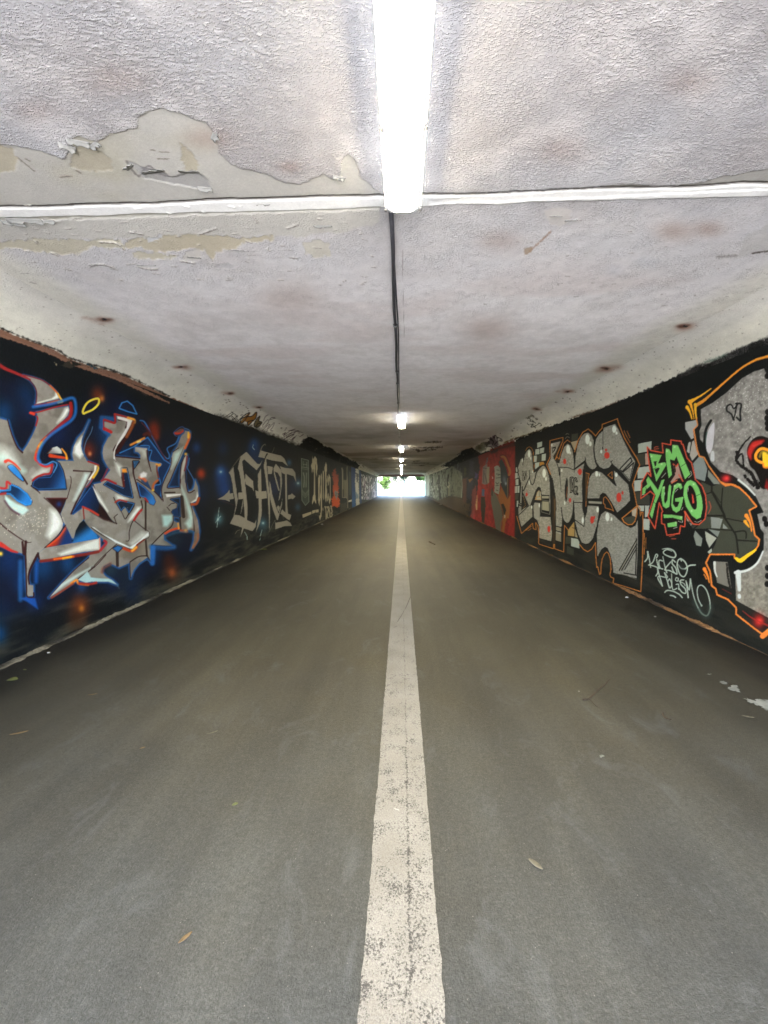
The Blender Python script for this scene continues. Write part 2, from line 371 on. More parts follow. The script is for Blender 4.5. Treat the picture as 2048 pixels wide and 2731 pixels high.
m_.fill("D 1100,900 1200,980 1600,900 1500,1050", (70, 60, 50), 20, .6, clip='sil')
u_, v_ = m_.u, m_.v; k_ = m_.masks['sil']
m_.c += (np.array((94, 90, 84))-m_.c)*(k_*.55*sst(.5, .68, fbm(u_*.022, v_*.022, 88, 3)))[:, None]; m_.c += (np.array((142, 140, 136))-m_.c)*(k_*.5*sst(.52, .7, fbm(u_*.03+7, v_*.03, 91, 3)))[:, None]
# the seams between letters
for s_, w_ in (("C 0,970 130,1080 370,1240 460,1250", (4, 2)), ("C 380,1240 375,1430 385,1640", (7, 4)), ("C 330,1250 350,1420", (6, 8)), ("E 380,60 390,480 400,610 490,620 495,560", 4), ("E 550,0 450,200 420,320 430,430", (7, 4)),
        ("C 990,600 1040,420 1050,320 1035,280", 2), ("C 1085,195 1360,210", (4.5, 3)), ("C 1350,215 1250,420 1130,650 1050,830", (5, 5)), ("C 1230,740 1240,910", 3), ("C 460,420 560,500 590,530", (4, 2)), ("C 650,595 800,730 890,850 930,960", 2.4),
        ("C 660,1330 840,1165 930,1040 965,1000", 3), ("C 575,1495 560,1410", 5), ("D 395,640 330,610 200,440 60,200", 2.6), ("D 390,650 360,560 355,550 405,505", 2.2), ("D 350,260 380,330 470,480 520,575 570,490", 2.6),
        ("D 520,575 655,350 390,330", 2.2), ("D 755,310 770,420 700,520 620,630 580,760 575,890 530,900", (3.6, 1.8)), ("D 640,590 800,720 870,770 865,850 800,870 700,950 620,1020", 2.4), ("D 820,300 820,740", 5), ("D 820,870 840,1120", 5),
        ("D 20,700 180,810 400,930 590,1020", 3), ("D 400,940 200,1120 0,1330", 2.2), ("D 60,1270 20,1290", 4), ("D 400,1060 405,1260", 8), ("D 590,1210 590,1330 600,1450", 2.2), ("D 590,1210 720,1130 850,1120", 3.2), ("D 850,1130 905,1210 905,1110", 3),
        ("D 905,960 1060,800 1210,670 1225,520", 3), ("D 910,960 1030,970 1230,980", 2.2), ("D 1160,385 1200,350 1245,345", 2), ("D 1135,400 1175,450", 2), ("D 1355,250 1380,540", 9), ("D 1325,540 1340,740", 4), ("D 1540,760 1510,470 1480,350", 2.8),
        ("D 1100,190 1250,185", 4), ("B 365,980 735,1015", 4), ("B 370,890 365,1000 380,1060", 3.4), ("B 630,1050 640,1230 680,1380 740,1590", 4), ("B 840,900 850,1000 900,1200", (6, 2)), ("B 730,1060 650,1160 640,1230", 3), ("B 1060,1620 950,1500 690,1320", 3),
        ("B 620,500 520,670 400,830 370,890", (10, 12)), ("B 415,440 540,465 525,560", 4), ("B 1220,915 1310,855", 2), ("B 1200,1000 1190,1120 1060,1430 1080,1640", 2.6), ("B 1180,1340 1380,850", 2.2), ("B 1330,1450 1340,1130 1400,980", 3.4),
        ("B 1310,1440 1140,1445 1180,1340", 2.4), ("B 1400,1180 1440,1500 1540,1480", 2.6), ("E 1310,40 1100,220 900,430 720,630", 2.6), ("E 1560,0 1390,180 1150,350", 2.4), ("E 1390,180 1350,190", 4), ("A 110,990 170,1200 250,1390 330,1475", (3, 5)),
        ("A 540,1440 515,1540", 4), ("C 400,390 330,280 240,180", (5, 3)), ("C 130,380 300,480 420,590 475,660", 2.4), ("C 1370,400 1480,640 1560,800 1650,950", 2.6)):
    m_.line(s_, MAR if 'D' not in s_[:1] else (40, 26, 22), w_, 1.4, .92)
m_.fill("B 640,520 690,490 480,830 440,900 370,970 365,890 430,800", (46, 14, 12), 2.5); m_.fill("D 130,340 200,450 330,620 385,645 200,590 0,470 0,430", (40, 14, 12), 4, .9)
# counters
def counter(s_, c0, edge=BLU, w=2.6, out=3.2, g=None, sm=0):
    m_.line(s_, (20, 12, 16), out*2, 1.6, sm=sm, close=1)
    m_.fill(s_, c0, 1.4, sm=sm, grad=g); m_.line(s_, edge, w, 1.6, .9, sm=sm, close=1)
counter("C 830,70 870,90 925,200 955,330 970,455 560,465 480,420 500,350 570,300 745,290 790,220 840,110", (12, 28, 58), g=((30, 92, 160), "C 700,350 960,460"))
m_.line("A 515,1540 C 540,40 600,90 680,105 780,60 840,110 790,220", (60, 120, 180), 3.4, 2)
counter("C 120,130 180,115 260,190 320,290 340,345 230,260 140,170", (40, 120, 196), (40, 120, 196), 1.5, 2.4, sm=1)
counter("C 155,395 270,440 400,540 465,640 450,690 380,705 260,640 150,540 0,530 0,490 150,480", (16, 42, 76), (40, 128, 204), 4, 2.4, g=((34, 116, 196), "C 200,520 400,640"))
m_.fill("C 680,600 985,600 890,830 800,730", (38, 14, 16), 2); m_.blob("C 870,690", 9, (24, 48, 110), .9); m_.line("C 690,605 980,605", (80, 22, 24), 3, 4)
m_.fill("C 1330,440 1370,450 1440,600 1560,800 1640,940 1350,800 1230,725 1050,840 1180,610", (14, 40, 82), 2, grad=((10, 18, 34), "C 1200,700 1550,800")); m_.line("C 1330,450 1190,640 1080,800", (40, 100, 160), 2, 2, .8)
m_.fill("C 1470,660 1640,940 1440,840", (34, 14, 14), 5, .9)
m_.fill("C 1235,925 1290,1000 1430,1150 1445,1195 1070,1265 1095,1190 1115,1080 1175,970", (10, 18, 26), 2, grad=((34, 110, 180), "C 1180,1020 1290,1170"))
m_.fill("C 970,1010 1060,1200 1050,1262 670,1332 880,1150", (150, 40, 24), 2, grad=((18, 44, 96), "C 860,1160 960,1210")); m_.line("C 700,1310 850,1200 960,1050", (206, 84, 40), 3, 5, .9)
counter("B 460,1160 540,1155 560,1230 632,1590 500,1560 205,1395 260,1350 490,1450 505,1420 475,1300", (14, 32, 62), (52, 112, 168), 2, 2.4)
m_.fill("B 465,1160 535,1158 550,1215 470,1225", (226, 140, 40), 4, .95, clip='sil'); m_.line("B 480,1230 500,1420", (80, 26, 20), 6, 3)
m_.line("B 170,1340 240,1320 380,1380", RED, 5, 3); m_.line("B 260,1160 180,1330", (110, 40, 60), 4, 3)
counter("B 640,1050 715,1050 655,1150", (34, 72, 110), (40, 88, 130), 1.4, 2.4)
m_.fill("B 735,1280 780,1290 850,1350 910,1480 860,1440 760,1360", (50, 70, 100), 2, grad=((26, 56, 100), "B 760,1320 880,1420")); m_.line("B 735,1290 790,1310 820,1340", (190, 90, 50), 7, 4)
counter("B 700,1370 800,1440 930,1570 D 960,320 935,365 890,350 815,260 745,235 715,110", (16, 40, 78), (40, 104, 176), 3, 2.2, g=((40, 112, 186), "D 740,180 920,320"))
counter("D 400,340 450,305 650,350 575,480 540,430 500,400 460,450", (12, 26, 44), (40, 100, 160), 2.6, 2.4); m_.fill("D 465,465 520,405 560,490 520,570", SIL, 2)
counter("D 1190,285 1325,265 1330,540 1235,525 1210,470 1290,420 1300,350", (14, 26, 44), (34, 84, 140), 2, 2.4)
counter("D 345,1010 410,975 470,1000 410,1060", (36, 96, 160), BLU, 2, 2.6)
m_.fill("D 1210,440 1290,410 1320,530 1230,530", (16, 44, 84), 4)
# white sprayed highlights on the letter edges
def hl(s_, c_=WHT, soft=9, a=.95): m_.fill(s_, c_, soft, a, clip='sil')
hl("A -100,1500 60,1480 200,1600 C 380,200 330,230 250,120 100,40 0,90", (168, 198, 190), 16); hl("A 1010,800 1020,860 960,960 840,1040 900,940 960,830", WHT, 10); hl("A -60,1380 160,1440 260,1600 100,1650", WHT, 30, .7)
hl("A 820,560 870,670 700,715 540,760 545,740 760,680 810,640", WHT, 5); hl("A 1100,1380 1210,1240 1195,1400 1230,1500 1180,1560 1090,1480", WHT, 9)
hl("C 75,560 150,620 260,690 380,730 420,780 340,850 220,800 110,700 70,640", (176, 206, 204), 6); hl("C 740,770 830,790 900,900 925,970 880,1080 740,1190 690,1150 740,980", WHT, 18)
hl("C 480,290 620,170 720,170 700,220 560,265", WHT, 14, .7); hl("C 1250,230 1330,230 1240,420 1120,620 1080,640 1180,400", (182, 200, 198), 10); hl("C 1390,120 1430,115 1410,200 1330,330 1300,330 1390,200", (226, 222, 210), 2.5)
hl("C 860,1420 1470,1180 1470,1360 1250,1380 900,1450", (200, 206, 200), 10); hl("C 1400,480 1480,640 1590,790 1560,760 1450,610 1380,460", WHT, 8)
hl("B 395,385 500,405 622,445 605,510 520,670 400,830 365,960 380,1050 345,1010 350,900 400,780 540,550 545,470 410,430", (206, 208, 208), 3); hl("B 370,1060 460,1130 450,1260 400,1180", WHT, 12); hl("B 690,860 840,860 840,980 800,1000 770,930", WHT, 14, .6)
hl("B 740,1240 790,1205 840,1230 830,1280 760,1300 735,1290", (214, 216, 220), 5); hl("B 1240,930 1380,850 1300,1040 1200,1160 1220,1020", (172, 196, 190), 12); hl("B 1380,1000 1420,960 1410,1060 1370,1240 1340,1300", WHT, 8, .7)
hl("D 1330,60 1400,200 1500,470 1520,560 1510,700 1450,720 1400,640 1460,560 1420,360", (172, 200, 196), 9); hl("D 1580,180 1600,240 1570,310 1500,345 1490,330 1560,280", WHT, 5); hl("D 1060,520 1215,515 1215,600 1140,690 1080,680", (160, 196, 194), 8)
hl("D 700,400 750,395 740,430 640,560 560,620 620,500", WHT, 8); hl("D 20,690 60,700 180,790 400,900 590,990 700,920 860,770 870,820 720,920 630,1020 560,1000 380,930", (204, 214, 218), 3); hl("D 760,770 860,770 860,830 720,910 620,980 580,930", WHT, 14, .7)
hl("D 130,320 60,190 40,100 150,240 260,470", WHT, 8, .8); hl("D 380,220 460,230 560,280 480,300 400,290", WHT, 9, .8); hl("E 1290,240 1340,330 1640,370 1659,390 1400,390 1240,410 1150,370", ICE, 2.5); hl("E 1380,160 1240,260 950,450 720,635 900,420 1200,250", (170, 190, 186), 6)
hl("D 0,1450 270,1455 350,1490 400,1545 270,1500 0,1500", ICE, 2.5); hl("D 1115,210 1340,205 1335,225 1130,255", (226, 228, 226), 2)
m_.line("D 400,1545 430,1600", (80, 110, 120), (3, 1), 4, .6)
# warm accents on the letter edges
def acc(s_, c_=RED, w=5, soft=2.2, a=.95): m_.line(s_, c_, w, soft, a)
acc("A -60,150 60,230 200,290 340,350 440,400", (140, 34, 34), (10, 5)); acc("A 350,335 500,370 640,420 740,490", (130, 30, 30), 3); acc("A 740,490 830,580 880,650", ORG, 4); acc("A 440,410 520,520 540,620 530,740", (84, 24, 36), 3)
acc("A 520,780 700,755 850,720", RED, (7, 9)); acc("A 700,745 860,715 910,720", ORG, (3, 9), 3); acc("A 850,600 880,660 915,715 860,735", YEL, (3, 7), 2)
acc("A 1040,750 1050,850 1020,960 900,1060 720,1220 620,1310", RED, 9); acc("A 1000,770 800,810 560,880 440,890", RED, 4); acc("A 450,890 500,910", (200, 60, 40), 7); acc("A 540,940 555,980 530,1080", RED, 4)
acc("A 680,1260 590,1360 545,1460 520,1560", ORG, 8, 3); acc("A 620,1330 580,1390", YEL, 6, 5); acc("A 535,1500 525,1580 C 545,50 610,115 690,135 770,105", (190, 44, 44), 6)
acc("C 770,110 740,230 640,250 540,290 480,340", RED, (6, 5)); m_.line("A 490,800 700,770 900,720 1060,670 1110,740 1110,900 1040,1010 880,1120 720,1240 610,1380 560,1540 590,1620", (34, 104, 184), 8, 5, .8)
m_.line("A 1659,980 1500,960 1490,1100 1600,1210", BLU, 12, 6, .8, sm=0)
m_.fill("A 690,1490 760,1410 840,1385 900,1430 915,1490", (112, 110, 110), 2, grad=((180, 184, 182), "A 760,1490 820,1400")); acc("A 740,1520 850,1540 990,1560", (190, 60, 26), (10, 5)); acc("A 910,1420 970,1500 985,1570", (232, 150, 40), (3, 6)); acc("A 690,1490 760,1420", (40, 20, 18), 3)
m_.line("A 1230,900 1225,850 1290,740 1400,685 1455,690 1450,760 1370,840 1270,885", (204, 188, 62), 5.4, 1.2, close=1)
m_.line("A 1365,1095 1340,1180 1270,1310 1240,1430 1240,1540", (70, 100, 130), 2, 1.5)
acc("C 80,60 130,45 220,100 300,180", (204, 56, 40), (9, 3)); acc("C 0,450 90,450 100,360 150,390", (176, 40, 40), 6); acc("C 0,540 80,530", (150, 34, 34), 6); acc("C 70,640 160,760 280,840", (60, 20, 40), 4, 5, .8)
acc("C 0,1280 60,1310 160,1370 260,1400", (176, 42, 34), (14, 4)); m_.blob("C 10,1420", 7, (236, 196, 60), 1); acc("C 1430,110 1450,160 1420,230 1370,300", YEL, (3, 7), 2.4); acc("C 1300,60 1420,100 1455,120", RED, 4); acc("C 1370,310 1320,390 1270,440", (150, 44, 34), 3)
acc("C 1220,730 1350,790 1450,850", (176, 52, 34), 5); acc("C 1225,740 1240,900", (130, 34, 28), 3); acc("C 1470,1190 1475,1370", (220, 130, 100), 2.4); acc("C 1480,1370 1565,1265 1540,1230", (150, 36, 44), 7)
acc("C 600,1530 760,1510 1000,1470 1300,1420 1450,1390", (112, 32, 26), 8); acc("C 800,1500 950,1480 1080,1460", ORG, 6, 4); acc("C 930,1490 1050,1465", YEL, 5, 4)
acc("B 210,440 300,470 370,480 365,360", RED, 6, 1.6); acc("B 210,570 310,620", (170, 30, 32), 8, 2); acc("B 365,355 500,390 640,430", (150, 40, 30), 5); acc("B 560,410 650,440 655,480", (226, 160, 50), 6, 4); acc("B 645,470 600,580 540,690", (130, 66, 30), 8, 4)
acc("B 200,450 205,590", RED, 3); acc("B 600,810 700,760 800,710", (206, 130, 50), 6, 3); acc("B 700,770 740,755", (240, 210, 120), 5, 4); acc("B 800,660 850,640 880,660", (70, 24, 20), 9, 3)
acc("B 985,1100 1020,1110 1030,1100", (220, 150, 60), 7, 3); acc("B 985,1120 990,1200 1010,1290", (110, 40, 24), 4); acc("B 1000,1330 940,1390 925,1470", (176, 90, 40), 6, 3); m_.blob("B 930,1480", 4, (214, 190, 60), 1)
acc("B 1470,640 1460,720 1400,860", (200, 90, 36), 6, 3); acc("B 1455,630 1450,700", (226, 170, 50), 6, 3); m_.fill("B 1245,625 1330,570 1385,570 1380,620 1300,660 1250,660", (96, 70, 64), 2); acc("B 1255,640 1320,640 1370,605", (170, 50, 36), 5, 3); m_.line("B 1240,620 1330,550 1390,560 1380,640 1280,680 1240,650", (44, 70, 120), 2.2, 1.6, close=1)
m_.line("B 1400,565 1460,590 1475,640", (60, 100, 150), 2, 1.6); m_.blob("B 1412,945", 4.6, (236, 176, 60), 1); acc("B 1430,980 1420,1080 1395,1190", (110, 36, 44), 4); m_.line("B 1465,1005 1450,1100 1440,1160 1530,1330 1520,1450 1450,1490", (44, 92, 150), 2.4, 1.8)
m_.line("B 430,270 470,190 550,165 630,230 690,355 560,320 440,275", (44, 110, 176), 3.4, 1.4, sm=0, close=1)
acc("D 370,330 430,295 540,320", (150, 40, 30), 4); acc("D 760,440 700,510 650,590", (160, 34, 34), 6); acc("D 810,270 850,320", (150, 34, 34), 5); acc("D 500,1010 620,1050 690,990", (170, 56, 28), 7, 3); acc("D 620,1045 680,995", (230, 160, 50), 6, 4); acc("D 690,960 800,880", (110, 34, 24), 4)
acc("D 1110,790 1200,740 1310,710", (190, 66, 30), 6, 3); acc("D 1300,640 1310,720", (230, 150, 50), 4, 4); acc("D 1340,750 1430,760", (190, 70, 26), 7, 3); m_.blob("D 1410,750", 5, (236, 170, 70), .9); acc("D 1500,360 1570,350 1605,270", (170, 70, 30), 7, 3); acc("D 1595,800 1590,880 1520,1000", (150, 88, 50), 5, 4)
m_.line("D 1530,770 1300,770 1130,830 1110,880", (44, 96, 130), 6, 7, .6); m_.line("D 180,1360 200,1300 300,1240", (120, 62, 44), 8, 6, .7)
acc("E 1050,420 1130,370 1160,420 1300,440", (214, 130, 40), 6, 3); acc("E 1170,420 1320,430 1420,410", (150, 36, 26), 6, 4); acc("E 1080,420 900,540 760,630", (140, 56, 28), 5, 4)
m_.line("D 905,985 1100,1010 1240,990", BLU, 12, 8, .8); m_.line("D 930,1000 920,1230", (36, 100, 176), 13, 6, .9); m_.line("D 620,1400 700,1270 830,1180 890,1220", (50, 96, 150), 2.4, 3, .8)
# bare, sparkling grit where the silver was rubbed
rg = np.random.RandomState(5)
for _ in range(130):
    c = P("C 420,920")[0]+rg.randn(2)*[34, 22]; m_.blob([c], .9+rg.rand()*.9, (214, 208, 188), .8, clip='sil')
for _ in range(60):
    c = P("C 900,700")[0]+rg.randn(2)*[120, 90]; m_.blob([c], .8+rg.rand()*.6, (200, 198, 186), .6, clip='sil')

# blackletter piece further along
GO = (122, 119, 111)
for s_, r_, c_ in (("F 60,680", 14, (34, 84, 150)), ("F 90,800", 26, (18, 52, 110)), ("F 680,180", 14, (22, 66, 122)), ("F 660,250", 16, (18, 52, 104)), ("F 30,1540", 16, (60, 96, 104)), ("F 830,1640", 20, (44, 70, 84)), ("F 1480,900", 14, (60, 92, 116)), ("F 1320,510", 8, (44, 80, 110)), ("F 1480,1330", 10, (34, 62, 84)),
        ("F 1050,950", 30, (20, 30, 58)), ("F 1400,950", 26, (18, 30, 56)), ("F 130,1000", 22, (16, 50, 108)), ("F 700,400", 30, (12, 32, 66)), ("F 100,250", 20, (12, 30, 60))):
    m_.blob(s_, r_, c_, .85, 1.4)
for s_ in ("F 60,680", "F 10,1560", "F 840,1625", "F 1485,890", "F 1240,640"): m_.blob(s_, 3.2, (190, 214, 214), .95); m_.blob(s_, 9, (90, 130, 150), .45)
for s_ in ("F 30,1340 5,1560 -10,1700", "F -40,1620 20,1540 60,1500", "F 660,180 650,230 680,270", "F 820,1750 790,1860", "F 790,1900 780,1936", "F 500,1790 540,1860 550,1930"): m_.line(s_, (176, 200, 196), (1, 1.6), 1.2, .8)
for s_ in ("F 210,695 295,585 310,760 345,990 375,1190 345,1350 310,1480 300,1480 335,1310 320,1190 290,1040 275,900 245,760",
           "F 430,390 520,320 540,315 730,530 780,540 825,470 790,560 720,650 490,450 455,490 470,620 500,800 530,1090 545,1230 555,1340 545,1570 495,1550 500,1480 485,1280 470,1150 445,1000 425,820 400,680 375,620 400,490",
           "F 515,715 560,760 655,850 670,1045 640,980 520,910 505,830", "F 0,1185 100,1135 180,1065 220,1005 230,1080 290,1070 300,1180 220,1190 228,1230 150,1200", "F 380,1065 460,1055 475,1180 385,1190",
           "F 310,1470 400,1480 500,1530 545,1570 680,1630 718,1560 700,1700 645,1775 480,1720 400,1690 230,1635", "F 455,1700 490,1710 420,1890", "F 425,1450 465,1200 472,1260 435,1450",
           "F 800,610 805,700 810,1040 900,1030 915,1165 810,1185 815,1450 790,1600 700,1820 740,1640 760,1400 755,1170 715,1165 695,1020 755,1040 745,960 745,720 770,680",
           "F 755,405 790,280 880,310 1000,340 1170,380 1230,430 1300,580 1200,500 1000,470 900,440 830,420", "F 850,570 878,420 900,410 905,560 930,830 960,1100 968,1400 962,1700 950,1790 945,1500 930,1180 890,830",
           "F 960,850 985,950 1010,1100 1080,1330 1130,1450 1195,1170 1190,1280 1110,1580 1090,1560 1030,1400 970,1180 955,1000", "F 1090,1340 1115,1295 1150,1330 1130,1420", "F 920,570 1020,590 1015,640 1000,720 930,720",
           "F 1075,530 1170,640 1180,690 1190,900 1150,1180 1120,1220 1160,1000 1155,780 1110,700 1050,670 1150,1040 1120,1020 1080,880 1040,720 1030,620",
           "F 1150,575 1230,605 1380,620 1430,690 1455,880 1400,760 1280,720 1280,900 1285,1300 1300,1450 1360,1475 1372,1440 1330,1575 1280,1550 1160,1450 1190,1370 1250,1430 1250,1000 1245,730 1190,700",
           "F 1060,1570 1075,1620 1280,1575 1340,1620 1375,1680 1240,1680 1065,1740", "F 1300,1110 1360,1095 1365,1070 1440,1135 1380,1190 1360,1170 1300,1190"):
    m_.fill(s_, GO, 1.1, rag=.5)
for s_, w_ in (("F 210,695 300,560 430,390", 1.4), ("F 795,290 820,220 870,170 885,190", (3, 1.6)), ("F 1000,340 1050,230", 1), ("F 330,1820 360,1770 410,1750", 1.4), ("F 950,1790 1000,1680 1060,1570", 1), ("F 1210,1480 1215,1570", 1)): m_.line(s_, (104, 98, 86), w_, 1, .85)
m_.line("F 845,570 880,420 915,350", (14, 14, 15), (1, 4), 1); m_.line("F 0,1185 120,1230 300,1290", (70, 40, 38), 1.6, 2, .6)
# gothic words, shield, flames
CR = (142, 136, 117)
m_.fill("G 90,430 222,465 226,560 234,1100 230,1220 170,1300 100,1200 95,560", (48, 58, 53), 1); m_.line("G 92,432 222,466 226,560 234,1230 170,1300 102,1200 95,560", (98, 108, 98), 1.6, 1, close=1, sm=0)
for s_, w_ in (("G 100,590 228,612", 2.4), ("G 100,620 228,645", 1.2), ("G 125,490 128,575", 2), ("G 195,505 195,590", 2), ("G 125,540 195,550", 2), ("G 105,1010 165,1090 230,1010", 1.4), ("G 105,1040 165,1120 230,1040", 1.2), ("G 105,1080 165,1160 230,1080", 1.2), ("G 130,700 150,780 140,960", 3.6), ("G 190,700 180,960", 2.4)): m_.line(s_, (104, 112, 100), w_, 1, .8, sm=0)
for s_ in ("G 300,380 312,450 345,388 378,440 392,600 376,780 355,640 362,480 345,640 350,1100 372,1280 350,1250 330,1205 290,1295 300,1150 325,1080 325,700 305,600 298,745 272,560 292,510",
           "G 425,715 440,780 435,900 430,1100 440,1200 425,1320 402,1200 410,1000 405,800", "G 460,690 475,780 470,1050 475,1350 465,1500 435,1585 418,1490 440,1480 455,1400 455,1200 440,1150 455,900 450,760",
           "G 500,630 512,700 505,1000 508,1150 498,1210 488,1150 492,800 488,690", "G 545,500 566,560 566,640 552,720 548,900 555,1150 540,1260 527,1150 535,900 530,700 515,620", "G 572,740 580,820 560,960 575,1100 580,1200 568,1260 552,1130 548,960 560,800",
           "G 600,715 635,790 632,1000 640,1180 615,1290 585,1150 590,1050 605,1120 620,1180 622,1000 612,800 600,900 590,950 588,800",
           "G 115,1465 280,1412 280,1460 120,1530", "G 295,1395 355,1380 352,1430 290,1455", "G 360,1380 412,1372 414,1425 360,1432"):
    m_.fill(s_, CR, .9)
for s_, w_ in (("G 490,1345 496,1390", 2), ("G 530,1320 545,1380 552,1550", 3), ("G 570,1340 590,1370 570,1500 595,1530", 3), ("G 590,1330 610,1350 600,1400", 3), ("G 615,1400 625,1520 645,1500", 3), ("G 650,1370 662,1420 640,1440 665,1470 645,1505", 3), ("G 640,1310 648,1360", 4), ("G 530,1330 600,1320", 2.4)): m_.line(s_, CR, w_, 1, .9)
m_.fill("G 690,640 720,620 750,760 770,720 780,1000 770,1120 800,1200 805,1290 760,1340 740,1330 700,1310 660,1340 655,1180 690,1110 670,1020 690,860 660,740", (172, 72, 36), 2, rag=4, rs=.6, grad=((120, 48, 30), "G 720,1100 720,640"))
m_.fill("G 700,1060 720,1010 740,1050 765,1020 770,1100 745,1200 715,1130", (112, 108, 104), 1); m_.blob("G 730,1110", 1.4, (30, 26, 24)); m_.blob("G 750,1085", 1.2, (30, 26, 24)); m_.blob("G 732,1070", 1, (40, 36, 34))
for s_, w_ in (("G 845,610 850,760 850,1150", (3, 2)), ("G 880,830 885,1160", 2), ("G 900,840 905,1150", 2), ("G 920,830 925,1170", 2), ("G 940,580 935,700 940,820 950,1340", (2, 2.4)), ("G 855,1150 930,1150", 1.6), ("G 860,640 862,1000", 1.4)): m_.line(s_, (118, 113, 94), w_, 1, .85)
m_.fill("G 810,1280 925,1240 930,1380 815,1445", (58, 58, 48), 2, .7, rag=2); m_.fill("G 960,1210 1025,1190 1025,1225 960,1240", (170, 168, 152), 1); m_.fill("G 970,660 1010,690 1012,1120 975,1100", (44, 58, 54), 2, .8)
m_.fill("G 1010,500 1092,510 1098,1325 1030,1345 1020,1000", (20, 50, 98), 2, pid=piece5, grad=((34, 74, 124), "G 1050,900 1050,1250")); m_.fill("G 1150,560 1205,600 1205,1250 1165,1290", (24, 48, 88), 2, pid=piece5)
m_.fill("G 1095,615 1158,620 1152,900 1165,1290 1100,1320 1097,1100 1085,870", (150, 150, 146), 1.4, rag=2, rs=.8)
m_.fill("G 1100,700 1150,720 1140,880 1110,860", (40, 44, 54), 2, .8, rag=2); m_.fill("G 1100,1050 1150,1100 1140,1180 1100,1160", (60, 84, 110), 2, .7, rag=2)
m_.fill("G 1200,720 1526,705 1530,1120 1360,1195 1200,1190", (84, 82, 92), 1.2, pid=piece6, save='lav')
u_, v_ = m_.u, m_.v; k_ = m_.masks['lav']; s_ = fbm(u_*.9, v_*.10, 21, 4)
m_.c += (np.array((176, 176, 182))-m_.c)*(k_*sst(.45, .62, s_))[:, None]; m_.c += (np.array((34, 36, 50))-m_.c)*(k_*sst(.52, .36, fbm(u_*.7, v_*.12, 33, 3)))[:, None]
m_.c += (np.array((120, 96, 120))-m_.c)*(k_*.5*sst(.56, .7, fbm(u_*.4, v_*.08, 41, 2)))[:, None]
m_.fill("G 1160,580 1530,705 1530,740 1420,800 1330,760 1200,720", (20, 24, 32), 3, rag=5, rs=.5)
m_.line("G 1180,480 1240,430 1500,380 505,380", (38, 38, 38), 1, 1, 0)
m_.line("G 505,380 515,700 510,900", (40, 42, 42), 2, 2, .6)

# left haunch: pinkish primer strip, black overspray, felt-pen tags
h_ = LH
STRIP = "U -600,-190 -200,-40 0,40 140,95 330,165 430,225 700,300 860,370 1000,440 1200,520 1200,600 1000,520 700,420 0,200 -600,100"
h_.fill(STRIP, (124, 90, 74), 2, rag=3, rs=.12)
m_.fill("U -600,-90 -200,40 0,85 160,135 330,205 430,255 700,345 860,420 1000,480 1000,470 860,400 700,330 430,230 0,40 -600,-190", (120, 88, 72), 2, rag=3)
for s_, c_ in (("A 1260,160 1330,165 1440,240 1400,250", (24, 60, 74)), ("A 1000,120 1100,200 1050,240 900,190", (44, 42, 36)), ("A 1040,120 1230,190 1080,200", (26, 26, 24)), ("A 780,130 850,180 830,190", (150, 140, 110)), ("B 700,10 860,80 820,85", (40, 36, 34))):
    for q in (h_, m_): q.fill(s_, c_, 2, rag=3)
EDGE = "B 880,80 1150,170 1400,270 1659,370 X 0,200 120,245 300,310 450,370 570,395 760,490 900,535 1040,600 1310,690 1470,535 1540,560 1659,610 G 420,110 500,190 640,235 850,385 1090,495 1160,570 1090,1000 0,1000 X 0,900 B 900,300"
for q in (h_,): q.fill(EDGE, (17, 18, 19), 2, rag=5, rs=.2); q.line("B 880,80 1150,170 1400,270 1659,370 X 0,200 120,245 300,310 450,370 570,395 760,490 900,535 1040,600 1310,690", (30, 29, 27), 9, 9, .7, sm=0, rag=7)
h_.line("U -600,-200 -200,-45 0,30 140,90 330,160 430,215 700,295 1000,435", (28, 27, 24), 4, 4, .9, rag=4, rs=.12)
BOFF = (22, 18, 20); PUR = (44, 24, 38)
h_.line("X 70,200 130,160 200,120 170,180 120,210", BOFF, 1.3, 1); h_.line("X 140,200 210,150 260,190 200,250 180,190 240,240", BOFF, 1.5, 1); h_.line("X 230,230 280,180 260,230 285,245", BOFF, 1.2, 1); h_.line("X 330,180 355,165", BOFF, 1.5, 1)
h_.fill("X 330,290 380,220 440,160 500,130 470,190 520,190 580,120 605,140 590,210 540,270 500,320 450,345 440,300 400,280 350,305", (142, 96, 38), 1.6, sm=1); h_.line("X 270,300 330,230 400,170 480,130 440,200 380,290 330,305 340,240 420,200 520,190 600,120 590,220 520,290 460,345 450,290 540,260", (16, 15, 15), 2.2, 1.2)
h_.fill("X 560,370 560,330 620,230 660,195 640,270 690,295 650,360 590,380", (96, 84, 58), 1.6, sm=1); h_.line("X 570,375 560,320 610,230 660,190 640,270 690,295 650,360 590,380 620,320 660,310", (16, 15, 15), 2.2, 1.2)
for s_, w_ in (("X 690,450 760,370 830,330 790,400 770,490", 1.2), ("X 720,270 740,220 760,190 800,165", 1.4), ("X 715,380 710,340 790,250 800,300 740,370", 1.2), ("X 820,260 850,220 930,215 1050,235", 1.6), ("X 840,250 920,225 1040,240", 1.3), ("X 800,400 900,300 880,370 840,430 880,440", 1.2), ("X 1040,500 1100,470 1060,520 1160,450", 1.6), ("X 1060,590 1150,540 1240,500 1170,560", 1.3), ("X 1140,440 1260,410 1180,440 1400,435", 1.6), ("X 1180,600 1250,540 1200,610 1280,520", 1.3), ("X 1170,350 1260,385", 1.3), ("X 1200,480 1280,450 1350,460 1480,500", 1.2), ("X 1330,540 1390,510", 1.4), ("X 1400,420 1480,435 1590,447", 1.2), ("X 1080,440 1110,385", 1), ("X 1060,545 1200,470 1100,560 1260,470", 1.4)): h_.line(s_, PUR, w_, 1, .85)
